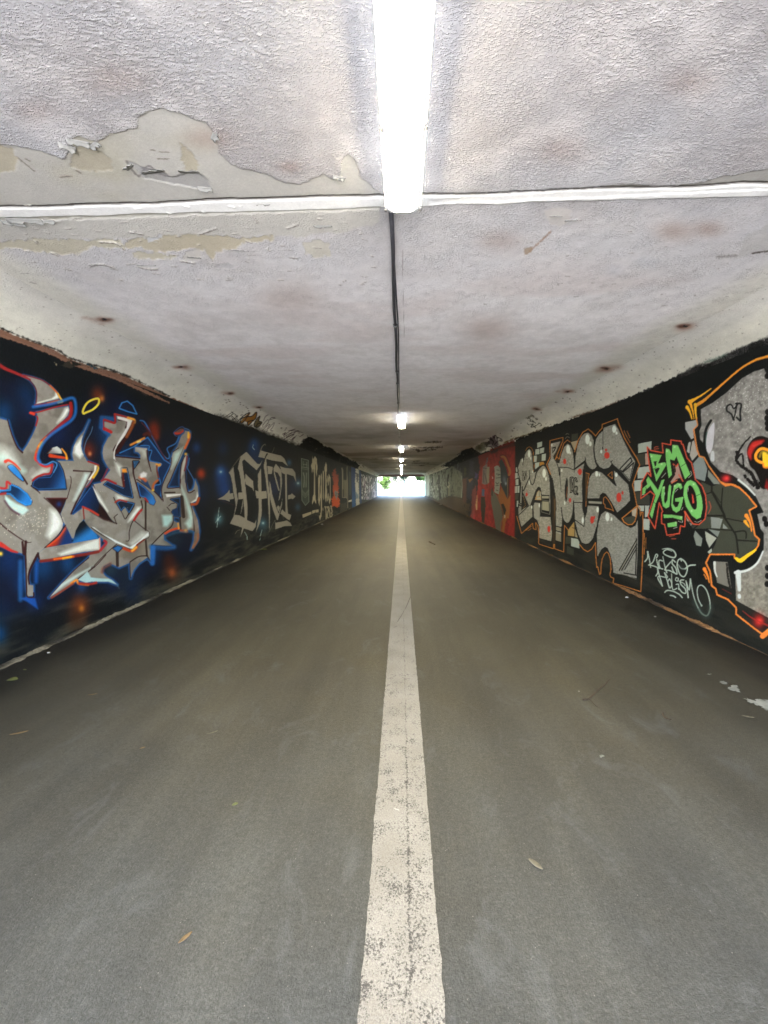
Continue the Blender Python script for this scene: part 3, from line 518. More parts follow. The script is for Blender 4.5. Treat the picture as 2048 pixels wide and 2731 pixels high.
# ------------------------------------------------------------------ right wall
RW = Surf(plane_grid(XR, YR), (14, 17, 18)); RH = Surf(haunch_grid(XR, HXR, YR), (212, 210, 199))
m_ = RW
zz = m_.X[:, 2]; yy = m_.X[:, 1]
dl = sst(.75, .1, zz+.3*(fbm(yy*1.1, zz*2, 14)-.5))*(.35+.65*sst(.35, .7, fbm(yy*2, zz*12, 19)))
m_.c += (np.array((46, 46, 40))-m_.c)*(dl*.7)[:, None]
p_bub = m_.part('graffiti_piece', 'silver bubble letters outlined in orange'); p_tag = m_.part('graffiti_piece', 'green lettering reading BM YUGO with red outline')
p_scr = m_.part('graffiti_piece', 'pale spray tag reading KCKSO HOLISM'); p_big = m_.part('graffiti_piece', 'large silver letter with red and yellow eye')
p_red = m_.part('graffiti_piece', 'red mural with orange hooded figure'); p_far = m_.part('graffiti_piece', 'pale weathered paint panels near the exit')
p_cols = m_.part('graffiti_piece', 'dark purple figure mural')
m_.fill("H 100,520 880,300 1659,0 I 960,60 1260,600 1430,600 1500,1150 1420,2074 K 1560,600 1640,1000 1560,2050 800,1900 J 1190,1300 250,950 90,900", None, 1, pid=p_bub)
m_.fill("N 0,500 1261,100 1800,-100 1800,2212 O 1500,2212 1051,2000 620,1600 230,1000 220,400 120,0 N 60,1200", None, 1, pid=p_big)
m_.fill("L 60,480 480,480 640,440 860,520 1020,900 1250,1400 1260,1900 800,2090 500,2100 440,1700 330,2000 150,2000", None, 1, pid=p_tag)
m_.fill("M 120,280 600,200 820,240 1200,560 1060,820 1520,1000 1520,1680 1000,1250 600,1250 300,900", None, 1, pid=p_scr)
# brickwork motif behind the letters
BR = (150, 160, 154); BD = (50, 52, 46)
for s_ in ("H 600,590 710,560 705,665 605,705", "H 560,735 650,715 650,840 555,855", "H 665,715 755,690 750,805 660,830", "H 525,880 595,865 590,1010 525,1015", "H 705,845 795,825 785,980 695,990", "H 550,1030 655,1015 640,1110 560,1175",
           "H 130,1140 158,1120 163,1230 135,1240", "H 110,1260 165,1250 195,1360 110,1385", "H 120,1400 185,1385 190,1520 125,1530", "H 108,1550 215,1540 205,1695 105,1700", "H 155,1870 187,1870 172,2010 150,2000",
           "L 75,530 300,485 290,650 75,685", "L 65,930 270,905 285,1000 230,1010 180,1110 65,1115", "L 10,1150 175,1130 130,1200 115,1320 5,1330", "L 60,1570 178,1570 170,1665 105,1660", "L 188,1570 262,1570 240,1755 190,1770", "L 165,1790 270,1800 262,1985 160,1970", "L 380,1650 408,1650 405,1770 380,1760", "J 1350,950 1500,975 1535,1040 1535,1185 1350,1130"):
    m_.fill(s_, BR, 1, rag=.4)
for s_ in ("H 600,870 695,850 690,1000 600,1015", "H 115,1715 195,1710 180,1850 115,1850", "H 1365,400 1505,375 1500,520 1360,555", "J 1230,920 1340,940 1340,1080 1220,1080", "J 1260,1120 1410,1200 1410,1340 1260,1290", "L 40,715 180,690 185,890 100,900", "L 20,1340 130,1340 270,1400 270,1560 60,1550", "L 1100,1180 1300,1250 1300,1700 1000,1960 880,1800 1240,1800"): m_.fill(s_, BD, 1.2)
m_.fill("L 190,690 232,690 265,880 195,880", (150, 128, 116), 1); m_.fill("H 655,1020 740,1005 765,1060 650,1110", (158, 112, 48), 1.4); m_.fill("H 1345,575 1500,530 1450,720 1440,800", (146, 136, 112), 1.2); m_.fill("J 1280,780 1420,590 1432,920 1280,900", (150, 124, 76), 1.4); m_.fill("J 1440,750 1500,945 1440,930", (140, 132, 108), 1)
m_.line("H 165,1250 165,1380", (30, 32, 30), .8, 1); m_.line("H 160,1550 160,1695", (30, 32, 30), .8, 1); m_.line("J 1375,725 1440,740", (24, 24, 22), 1.4, 1); m_.line("J 1430,740 1432,920", (24, 24, 22), 1, 1)
# bubble letters
SB = (127, 128, 122)
letters = [("H 170,1130 235,940 300,930 320,850 370,760 430,720 480,770 500,900 515,1130 530,1235 600,1200 660,1110 720,1080 780,1110 830,1200 870,1330 890,1500 900,1900 J 905,500 940,850 920,1035 640,960 640,700 600,570 540,520 500,490 250,720 180,470 180,300 215,150 H 240,1480 190,1300", 'silver bubble letter leaning into the wall of bricks'),
    ("H 895,600 1130,545 1020,800 965,890 970,930 1035,1020 1085,1030 1130,850 1190,680 1270,600 1340,640 1390,750 1425,1000 1428,1180 1659,1020 1620,1200 1600,1500 1610,1900 J 1650,480 1640,700 1420,540 1405,130 1390,400 1360,520 1310,610 1260,630 1190,570 1160,480 1160,700 1150,1060 1005,1030 1010,300 1000,50 H 990,1900 930,1400 900,1300 860,1180 830,1060 895,930", None),
    ("K 0,0 195,0 200,150 250,325 290,200 300,60 560,75 560,250 520,500 430,800 340,910 260,930 170,890 90,700 20,400", None),
    ("I 15,1250 30,1000 70,750 150,540 230,460 320,440 400,500 450,620 440,800 450,950 480,1100 520,1190 470,1250 420,1270 350,1240 290,1160 255,1060", None),
    ("I 660,330 920,245 1000,380 1100,600 1250,900 1370,1090 1235,1530 1020,1290 860,1150 850,1130 800,1210 740,1250 660,1255 570,1210 500,1110 460,950 450,750 490,580 560,470 640,400", None),
    ("I 300,1910 310,1650 340,1450 400,1350 480,1290 540,1285 630,1330 740,1430 870,1570 940,1625 895,1500 880,1260 1210,1590 1240,1780 1255,1950 1140,2074 K 960,235 830,0 I 770,1900 700,1800 640,1785 590,1830 575,1905", None),
    ("K 510,1150 505,700 540,450 600,260 690,185 770,200 900,280 1000,380 1150,500 1260,555 1360,510 1420,350 1430,700 1420,1100 1400,1690 870,1560 850,1350 800,1150 740,1010 690,990 620,1040 560,1150 530,1240", None)]
for s_, lb in letters: m_.fill(s_, SB, 1.1, save='bub')
m_.fill("I -20,1240 60,1200 195,1140 195,2074 -30,2074", SB, 1.1, save='bub')
u_, v_ = m_.u, m_.v; k_ = m_.masks['bub']
m_.c += (np.array((138, 132, 118))-m_.c)*(k_*.5*sst(1330, 1500, v_)*sst(1620, 1450, u_))[:, None]
m_.c *= (1+k_*.22*(fbm(u_*.35, v_*.35, 8, 3)-.5)*2)[:, None]
for s_, lb in letters: m_.line(s_, BLK, 2.0, 1, sm=0, close=1)
for s_, w_ in (("H 300,930 285,1085", 1.6), ("H 320,850 300,960", 2.4), ("H 515,1130 530,1235 600,1195", 2), ("H 435,1190 440,1400 490,1520 540,1440 580,1260 650,1150 720,1085", (1.4, 3.4)), ("H 440,1330 300,1650", (2, 3)), ("H 275,1560 265,1800", 3), ("H 280,1700 400,1960", 3), ("J 180,460 420,235", 2), ("J 500,240 520,590", 4), ("H 940,1370 1000,1800 1010,2074", (1, 4)),
        ("H 1030,1020 1090,1200 1100,1300 1135,1680", (2, 1)), ("H 1085,1170 1115,1130 1290,1140 1430,1170 1659,1000", 2), ("H 1420,760 1425,1250", (3, 1)), ("H 1085,1160 1100,1300", 4), ("I 650,330 645,780", (1.6, 1)), ("I 640,770 645,810", 3), ("I 255,1000 260,1090", 2), ("I 30,1245 250,1060", 1.4), ("I 855,1070 850,1140 1235,1560", (2, 3)), ("J 1135,280 1160,480 1200,590", 2.2), ("H 1005,2074 990,1800 940,1380", 1.4)): m_.line(s_, BLK, w_, 1)
m_.fill("H 1255,1360 1280,1450 1280,1650 1260,1840 1235,1890 1215,1740 1215,1550", BLK, 1, sm=1); m_.fill("H 1262,1550 1276,1560 1262,1760 1240,1840", (120, 70, 40), 1)
m_.fill("H 450,1960 560,1660 600,1590 640,1555 680,1590 695,1700 705,1740 870,1745 870,1890 J 905,490 655,480 665,180 545,165 520,240 440,235", BLK, 1); m_.fill("H 550,1850 600,1680 645,1630 680,1680 690,1860", (158, 128, 86), 1); m_.fill("H 585,1780 605,1690 645,1640 680,1690 690,1770", (146, 144, 128), 1); m_.fill("H 598,1800 680,1790 685,1840 595,1845", (146, 144, 128), 1); m_.line("H 645,1640 645,1780", BLK, 1, 1)
m_.fill("H 700,1765 865,1765 865,1820 705,1820", (132, 132, 118), 1); m_.fill("J 715,140 862,152 862,360 712,330", (134, 133, 116), 1); m_.line("J 690,150 695,375 880,430 885,130 H 860,1880 700,1850", (110, 110, 104), 1.4, 1, sm=0); m_.fill("J 550,170 665,182 662,475 560,500", SB, 1, rag=.5)
m_.fill("J 945,0 1000,60 1010,300 1000,700 1005,1030 990,1190 950,1190 940,850", (46, 37, 28), 1.2); m_.fill("J 975,100 1005,70 1010,300 985,600", (86, 66, 40), 1.4)
m_.fill("J 260,30 300,40 400,245 290,310 250,350", BLK, 1); m_.line("J 300,50 345,230 290,290", (120, 90, 50), 1.3, 1, sm=0); m_.fill("J 190,150 250,190 245,260 190,230", BLK, 1); m_.line("J 195,190 245,215", (130, 132, 122), 1.6, 1)
m_.fill("J 1025,690 1140,720 1135,800 1020,770", (124, 120, 104), 1); m_.line("J 1020,690 1145,725", BLK, 2.4, 1); m_.line("J 1010,790 1140,825", BLK, 2.4, 1); m_.fill("J 1020,835 1135,880 1130,1030 1010,1000", (120, 116, 102), 1); m_.line("J 1005,1010 1140,1050 1145,700", BLK, 2.2, 1, sm=0)
m_.fill("H 890,585 890,545 1165,480 1165,555 1030,800 1040,900 1085,1020 1030,1020 965,900 1130,545", BLK, 1, a=.0)
m_.fill("H 935,690 1025,670 1000,750 940,820", BLK, 1); m_.fill("H 955,715 995,705 950,790", SB, 1)
m_.fill("H 1130,550 1160,560 1050,870 1080,990 1030,1000 970,900", (40, 28, 20), 1)
m_.fill("I 195,1560 250,1100 270,1130 380,1270 450,1270 400,1340 340,1430 310,1640 300,1900 K 300,60 290,200 250,325 200,150 195,0", BLK, 1); m_.fill("I 480,1290 620,1265 800,1215 850,1140 880,1260 895,1500 940,1625 740,1430 630,1330", BLK, 1)
m_.fill("I 300,1905 575,1905 590,1830 640,1785 700,1800 780,1900 860,2074 K 950,240 880,270 690,185 600,260 565,330 560,75 300,55", BLK, 1); m_.fill("I 330,1960 620,1975 620,2025 335,2010", (134, 136, 124), 1)
# orange key line
OL = (168, 106, 46)
for s_, w_ in (("I 20,870 100,610 200,440 320,365 400,430 485,520", 2.4), ("I 490,510 560,420 630,345 630,265 965,140", 2.2), ("I 965,140 1000,260 1120,560 1250,780 1400,1020 1460,1160 1410,1280 1300,1600 1340,1760 1400,2074", 2.4),
        ("K 1410,70 1070,350 1110,430 1200,490 1290,485 1350,420 1390,280 1400,80", 3), ("K 1420,70 1465,130 1475,300 1505,210 1530,220 1535,700 1520,1300 1485,1975 1200,1880 870,1785 885,1680 820,1650 800,1600 825,1480 810,1250 770,1130 730,1095 680,1140 630,1250 605,1400 595,1580 570,1590 530,1420 510,1440 490,1200 480,890 400,1030 310,1090 220,1040 130,930", 2.2),
        ("J 150,470 255,855 500,625 515,745 575,770 570,610 620,690 640,850 630,1060 650,1090 960,1190 970,1090 990,1100 990,1190 1190,1262 1205,670 1290,780", 1.8), ("H 340,770 380,700 430,675 480,710 515,790 535,1100 520,1220", 1.2), ("H 885,910 885,540 1170,470 1165,560 1000,960", 1.8), ("H 885,910 810,1070 900,1290", 2), ("H 1000,960 1040,900 1090,950 1110,850 1190,600 1270,525 1330,570", 1.8),
        ("I 270,1335 340,1360 290,1680 270,2074", 2), ("I 755,1385 845,1310 855,1465 755,1385", 1.6), ("I 655,2000 665,1890 700,1865 760,1930 830,2050 K 880,190 860,170 700,120 690,50 650,10", 2), ("I 1110,400 1160,510 1245,665", 1.2), ("I 1180,410 1245,560", 1.2), ("K 1565,680 1555,1150", 1.6), ("K 1600,780 1595,1020", 1.4), ("J 350,780 470,690", 1.6), ("J 400,790 465,745", 1.4)):
    m_.line(s_, OL, w_, 1, sm=0, rag=.3)
m_.fill("I 262,1350 335,1365 285,1700 280,1960 250,1960", (70, 50, 28), 1); m_.fill("K 1110,340 1290,300 1370,320 1350,400 1290,470 1200,470 1120,400", (54, 56, 48), 1); m_.fill("K 1285,180 1395,110 1370,320 1290,290", (158, 152, 136), 1)
for s_ in ("H 1235,405 1265,385 1300,400", "H 1220,500 1265,455 1315,475"): m_.line(s_, (96, 92, 84), 1.6, 1)
m_.line("I 1020,1250 1260,1000 1290,1080 1070,1310 1020,1250", BLK, 3, 1, sm=0); m_.line("I 1045,1260 1260,1050", (138, 140, 134), 2, 1); m_.line("I 1080,1330 1330,1110 1240,1510 1080,1330", BLK, 3, 1, sm=0); m_.line("I 1080,1330 1235,1520 1350,1090", (120, 122, 116), 1.4, 1, sm=0); m_.blob("I 1270,1215", 1.8, (210, 206, 196), 1)
for s_, w_ in (("K 1010,1500 1390,830", 3.4), ("K 1060,1500 1390,930", 3), ("K 1130,1480 1390,1010", 2.4), ("K 1385,1010 1370,1600", 3), ("K 1110,1560 1380,1610", 3), ("K 1390,800 1385,1000", 2.4)): m_.line(s_, (22, 21, 19), w_, 1.2)
m_.line("K 900,1580 1100,1600 1380,1700", (84, 82, 72), 1.6, 1); m_.line("K 1030,1500 1385,870", (128, 126, 112), 1.6, 1)
for s_, rx, ry in (("H 425,830", 28, 85), ("H 460,930", 12, 35), ("H 755,1260", 38, 100), ("H 797,1385", 16, 45), ("H 1285,735", 42, 95), ("H 1330,810", 15, 35), ("H 275,970", 10, 45), ("H 925,640", 12, 30), ("H 1145,1200", 15, 35), ("H 425,1470", 12, 50), ("H 500,1230", 10, 30), ("H 1210,1920", 15, 45),
        ("I 303,595", 50, 110), ("I 368,695", 28, 55), ("I 895,370", 45, 80), ("I 947,455", 24, 35), ("I 610,865", 22, 40), ("I 510,1360", 35, 60), ("I 570,1380", 17, 35), ("I 942,1380", 28, 50), ("K 745,320", 45, 95), ("K 835,370", 20, 42), ("K 200,395", 22, 65), ("K 528,160", 30, 60), ("J 480,270", 12, 40), ("J 650,230", 14, 45), ("J 1610,560", 22, 70)):
    m_.oval(s_, rx, ry, (196, 204, 200))
for s_, rx, ry in (("H 1210,1000", 33, 60), ("H 1545,1230", 42, 70), ("H 370,1730", 22, 42), ("H 1330,1860", 22, 48), ("I 735,950", 58, 72), ("I 715,830", 25, 30), ("I 1000,1880", 56, 105), ("I 1080,1780", 22, 40), ("I 140,1310", 38, 66), ("K 405,385", 42, 82), ("K 455,330", 18, 30), ("J 860,755", 32, 70)):
    m_.oval(s_, rx, ry, (176, 50, 40)); T_ = TILES[s_[0]][2]; c0 = P(s_)[0]
    for _ in range(7): m_.blob([c0+rg.randn(2)*[rx*T_*.9, ry*T_*.8]], .7+rg.rand(), (150, 60, 50), .7)
# E.G. and BM
for s_ in ("H 1345,1360 1345,1680", "H 1345,1365 1388,1358", "H 1345,1510 1385,1490", "H 1345,1672 1385,1655", "H 1475,1440 1450,1370 1418,1420 1405,1560 1425,1690 1460,1710 1478,1570 1440,1565"): m_.line(s_, BLK, 5.4, 1)
for s_ in ("H 1345,1365 1345,1672", "H 1350,1368 1382,1362", "H 1350,1505 1380,1495", "H 1350,1668 1380,1658", "H 1470,1435 1450,1380 1422,1425 1410,1560 1428,1682 1458,1698 1472,1580 1445,1572"): m_.line(s_, (120, 120, 112), 1.7, 1)
m_.blob("H 1495,1720", 2.6, BLK, 1, 1.4, 1)
for s_ in ("H 278,1210 280,1420", "H 270,1220 310,1225 300,1310 325,1350 320,1410 275,1420", "H 335,1405 338,1210 352,1310 365,1205 370,1400", "H 300,1260 310,1380"): m_.line(s_, (40, 40, 38), 1.3, 1)

# big silver letter at the near end
SN = (118, 117, 115)
m_.fill("O 230,20 360,80 480,40 530,70 690,90 900,320 820,370 850,480 900,680 940,720 930,800 730,990 660,930 340,910 400,800 450,640 300,600 150,600 200,560 300,420", (56, 59, 50), 1.4)
for s_, w_ in (("O 360,140 500,400 520,470", 6), ("O 500,400 480,300 495,100", 3.4), ("O 520,470 760,515", 3), ("O 500,440 620,620 660,700 685,900", 5), ("O 640,640 770,630 782,715", 4), ("O 670,740 920,755", 4), ("O 380,150 470,280", 2), ("O 300,170 360,150", 3), ("O 310,440 490,440", 5), ("O 360,80 360,150", 5), ("O 300,600 620,620", 3)): m_.line(s_, (22, 23, 20), w_, 1.4)
for s_, c_ in (("O 350,455 495,480 460,600 355,590", (122, 130, 126)), ("O 500,535 562,600 495,597", (122, 130, 126)), ("O 318,605 460,630 432,702", (112, 120, 116)), ("O 278,630 420,715 330,832 290,740", (150, 154, 144)), ("O 155,622 245,720 230,815 170,802 138,690", (120, 128, 122)), ("O 358,842 362,880 330,908 308,885", (150, 160, 148)),
        ("L 870,165 1060,125 1085,230 1000,290 1015,430 970,452 870,280", (140, 144, 144)), ("L 940,495 962,505 940,690 895,660 920,520", (150, 154, 150)), ("L 985,490 1020,470 1060,640 1100,690 985,815 945,720", (146, 144, 138)), ("L 1000,860 1100,745 1165,740 1240,950 1200,1160 1040,1110", (112, 122, 122)), ("L 1255,970 1450,1185 1454,1210 1350,1210 1250,1080", (110, 118, 112)), ("L 1300,1770 1454,1780 1454,1960 1310,1940", (118, 124, 120))): m_.fill(s_, c_, 1.2)
m_.fill("N 270,1060 450,960 640,820 880,600 1060,500 1200,460 1240,540 1600,300 1900,900 1900,2212 O 1500,1900 1300,1900 1051,1690 900,1610 660,1480 650,1170 800,1130 930,1000 1000,850 1000,650 960,600 920,420 1000,400 900,200 700,0 N 740,2030 560,1980 420,1840 350,1650 330,1480 300,1550 260,1500 250,1380 280,1300", SN, 1.4, save='big')
k_ = m_.masks['big']; u_, v_ = m_.u, m_.v
m_.c += (np.array((116, 112, 100))-m_.c)*(k_*.8*sst(1400, 1600, v_))[:, None]; m_.c *= (1+k_*.3*(fbm(u_*.12, v_*.12, 12, 4)-.5)*2)[:, None]
for _ in range(420):
    c = P("N 900,800")[0]+rg.randn(2)*[52, 58]; m_.blob([c], .8+rg.rand()*1.0, (206, 208, 208), .75, clip='big')
m_.fill("O 385,1000 555,1010 602,1330 425,1262", (108, 106, 98), 1.6); m_.line("O 395,1015 400,1120 425,1190", (190, 194, 188), (7, 3), 1.4); m_.line("O 545,1030 560,1200 585,1320", (30, 28, 26), 5, 2, rag=2)
m_.line("N 420,1225 350,1350 325,1520 360,1690", (10, 12, 13), 7, 1.4); m_.line("N 360,1400 345,1560 380,1690", (40, 80, 72), 3, 3, .7)
m_.fill("N 440,1275 472,1280 455,1560 410,1702 362,1680 348,1560 372,1400", (172, 172, 180), 1.4, sm=1); m_.fill("N 425,1688 465,1682 472,1800 450,1832 412,1800", (168, 172, 176), 1.4, sm=1)
for s_, w_ in (("O 690,0 800,90 890,185", (6, 4)), ("O 990,880 920,1020 800,1110 650,1140", (4, 8)), ("O 685,1140 700,1350", (15, 9)), ("O 697,1420 700,1440", 9)): m_.line(s_, (186, 192, 190), w_, 2)
m_.line("N 820,975 760,1050 715,990 660,1015 655,1080 720,1130 750,1210", BLK, (4, 5), 1.2); m_.line("N 800,1000 760,1220", BLK, 4, 1.2); m_.line("N 790,975 865,985 850,1100 855,1225 800,1180", BLK, 5, 1.2); m_.line("N 830,990 770,1200", (116, 114, 112), 2, 1)
for s_, w_ in (("N 1010,1460 900,1570 830,1690 790,1800 860,1890 1000,1990 1060,2090 1110,2212", (3, 12)), ("N 790,1800 880,1720 900,1890", 5), ("N 960,2090 1050,2180", 9), ("N 800,1690 810,1720", 8), ("N 920,2040 930,2060", 8)): m_.line(s_, (14, 12, 13), w_, 1.6, rag=2)
m_.fill("N 960,1760 960,1620 1040,1500 1140,1455 1261,1480 1500,1600 1600,2000 1300,2212 1150,2212 1080,1990 1000,1900", (15, 12, 12), 2, sm=1); m_.line("N 930,1640 920,1800 1000,1920 1080,2010 1130,2120", (112, 110, 110), 3, 1.4)
m_.line("N 1010,1800 995,1700 1060,1580 1190,1525", (170, 36, 32), (3, 14, 17, 6), 7, .95); m_.line("N 1160,1560 1050,1600", (190, 60, 50), 5, 6, .7); m_.fill("N 1240,2080 1320,2300 1210,2212", (110, 20, 20), 4)
m_.line("N 1261,1870 1110,1820 1080,1740 1130,1660 1200,1640 1300,1700 1300,1850", (214, 140, 40), 8, 1.4, rag=.8); m_.line("N 1140,1760 1170,1690 1240,1700", (120, 100, 30), 7, 4); m_.fill("N 1180,1700 1261,1720 1320,1800 1280,1900 1200,1900", (206, 176, 44), 3, sm=1); m_.line("N 1190,1860 1210,1915 1300,1910", (210, 120, 40), 5, 1.4)
m_.blob("N 640,2085", 17, (170, 30, 34), .95, .8); m_.blob("N 650,2075", 8, (214, 60, 58), .8); m_.blob("O 940,1735", 19, (176, 34, 30), .95, 1.2); m_.blob("O 950,1735", 9, (214, 66, 56), .8); m_.line("O 740,1610 860,1700 1051,1790", (150, 40, 34), (2, 5), 2, .8); m_.line("O 490,1340 600,1400", (100, 30, 32), 2, 2)
for s_, w_, c_ in (("N 200,1000 300,940 420,840 700,590 900,430 1100,325 1270,275 1600,150", (9, 8, 6, 5, 5, 6, 7, 7), (196, 130, 46)), ("N 110,950 200,900 300,840 420,755", (12, 6, 4, 2), (220, 158, 44)), ("N 70,1030 110,1100 140,1200", (10, 5, 3), (222, 160, 40)), ("N 110,950 150,1080 170,1200", (9, 4, 2), (210, 150, 40)), ("N 190,990 190,1080 205,1200", (9, 5, 4), (220, 164, 44)),
        ("N 205,1200 225,1290 165,1360 185,1480 215,1650 250,1750 320,1770 390,1900 560,2130 620,2160 720,2170 830,2212", (3, 3, 4, 4, 4, 4, 4, 4, 4, 5, 5, 5), (190, 118, 60)), ("O 480,35 530,70 620,55 700,95 810,200 910,325 820,375 860,520 890,680 945,730 930,810 870,890 720,1000 640,960 640,915 340,915 290,1020 340,1130 360,1300 410,1340 425,1410 560,1470 610,1520 660,1570 660,1650 850,1800 1000,1910 1060,1870", 4.4, (204, 118, 50)),
        ("O 900,860 800,930 715,990 660,965", (5, 9, 12, 7), (220, 178, 34)), ("O 785,440 830,520 850,630", (11, 5, 3), (214, 128, 44)), ("O 770,510 820,580", (9, 3), (218, 150, 44)), ("O 270,1095 310,1180 330,1260", (10, 5, 3), (208, 120, 44)), ("O 265,1160 295,1215", 3, (190, 112, 50)), ("O 985,1920 1060,1860", 14, (214, 118, 50))):
    m_.line(s_, c_, w_, 1.6, sm=0 if 'O 480' in s_ or 'N 205' in s_ else 1, rag=.8)
for c_ in ("N 1250,570", "N 1255,1100", "N 1245,1190", "N 1250,1270", "N 1255,1340", "O 1010,480", "O 1030,540", "O 1045,1080", "O 1040,1280", "O 1045,1180"): m_.blob(c_, 7, (14, 13, 14), 1, 1.2, 1)

# green tag
m_.fill("L 225,580 285,640 495,680 480,520 625,545 625,465 800,485 805,530 830,540 900,770 975,850 1000,950 1040,1130 1150,1240 1210,1400 1230,1600 1200,1800 1100,1890 1000,1880 940,1800 860,1670 870,1720 860,1930 790,1910 770,2040 560,2070 520,1890 470,1870 470,1690 490,1670 430,1520 360,1960 240,1750 350,1390 280,1330 120,1450 130,1190 230,1010 290,1080 240,720", (17, 15, 15), 1)
m_.line("L 225,580 285,640 495,680 480,520 625,545 625,465 800,485 805,530 830,540 900,770 975,850 1000,950 1040,1130 1150,1240 1210,1400 1230,1600 1200,1800 1100,1890 1000,1880 940,1800 860,1670 870,1720 860,1930 790,1910 770,2040 560,2070 520,1890 470,1870 470,1690 490,1670 430,1520 360,1960 240,1750 350,1390 280,1330 120,1450 130,1190 230,1010 290,1080 240,720 225,580", (186, 74, 50), 3, 1.2, sm=0, rag=.6)
for s_ in ("L 345,600 370,580 410,580", "L 345,620 420,610", "L 600,2090 690,2070", "L 640,2130 710,2130", "L 1270,1500 1300,1600 1260,1700"): m_.line(s_, (168, 74, 50), 2.2, 1.4, .85)
m_.fill("L 665,870 720,900 745,860 830,1160 800,1100 720,1120 650,1200 620,1170 700,1050", (150, 120, 112), 1.4); m_.line("L 665,870 720,910 745,870", (186, 74, 50), 3, 1.2, sm=0); m_.line("L 760,1050 830,1160", (186, 74, 50), 3, 1.2); m_.line("L 640,1190 730,1140", (186, 90, 60), 3, 1.6); m_.line("L 690,900 700,1000", (40, 20, 18), 4, 1)
GRN = (108, 176, 96)
green = [("B", "L 265,690 470,720 410,860 530,840 552,880 380,1170", 1), ("M", "L 540,605 600,620 645,700 655,545 745,555 955,1040 865,1125 720,740 685,810 610,790 645,1050 590,1110 540,770", 1), ("Y", "L 245,1080 410,1310 470,1140 520,1130 440,1380 370,1540 310,1790 270,1720 370,1400 280,1230 270,1250 200,1310 195,1360 145,1390 150,1280 230,1210 210,1140", 1),
    ("U", "L 480,1260 525,1240 510,1490 530,1540 565,1480 590,1240 610,1210 635,1250 600,1590 545,1620 490,1580 460,1400", 1), ("G", "L 820,1270 800,1200 740,1190 680,1230 645,1400 630,1560 660,1650 720,1690 780,1650 810,1570 840,1420 700,1450 700,1500 770,1510 740,1590 700,1600 660,1540 670,1400 700,1300 760,1260 790,1300", 1), ("O", "L 960,1140 1040,1180 1100,1280 1150,1450 1165,1600 1130,1770 1060,1800 980,1740 880,1580 840,1400 850,1240 900,1160", 1), ("bar", "L 500,1720 640,1725 820,1750 820,1820 660,1775 510,1780", 0), ("bar", "L 570,1870 720,1840 730,1920 575,1935", 0)]
for ch, s_, q in green:
    k = m_.part('letter' if q else 'underline_bar', 'green painted letter '+ch if q else None, p_tag)
    m_.fill(s_, GRN, 1, pid=k)
for s_ in ("L 335,825 390,820 375,900 355,910", "L 350,960 410,930 440,940 385,1050"): m_.fill(s_, (17, 15, 15), 1)
m_.fill("L 940,1230 1000,1270 1050,1400 1065,1580 1030,1640 970,1580 910,1420 905,1300", (17, 15, 15), 1, sm=1); m_.fill("L 978,1365 1002,1400 1022,1530 993,1535", (190, 70, 50), 1.2)
for s_ in ("L 320,965 380,930", "L 800,910 875,860", "L 330,1500 370,1540", "L 1050,1410 1130,1370", "L 205,1260 215,1310"): m_.line(s_, (24, 40, 24), 1.2, 1)
for s_ in ("L 300,740", "L 690,580", "L 560,650", "L 470,870", "L 1010,1210", "L 770,1220", "L 975,1660", "L 800,1770", "L 715,1860", "L 510,1270", "L 690,1240"): m_.blob(s_, 3.4, (180, 208, 164), .8)
for s_ in ("L 470,1100 540,1020", "L 925,1100 975,1050 960,990", "L 1030,1840 1080,1850 1140,1820", "L 670,1955 735,1935", "L 750,1830 815,1855 820,1820", "L 910,1340 920,1270", "L 805,1645 830,1600", "L 700,1340 745,1290", "L 140,1390 185,1380", "L 515,1400 525,1350"): m_.line(s_, (176, 178, 172), 1.4, 1, .9)
m_.fill("L 875,1740 940,1840 900,1830", (150, 120, 112), 1.4); m_.line("L 860,1670 940,1800", (190, 84, 54), 4, 1.6); m_.fill("L 940,1860 985,1880 965,1910", (130, 130, 126), 1.2)

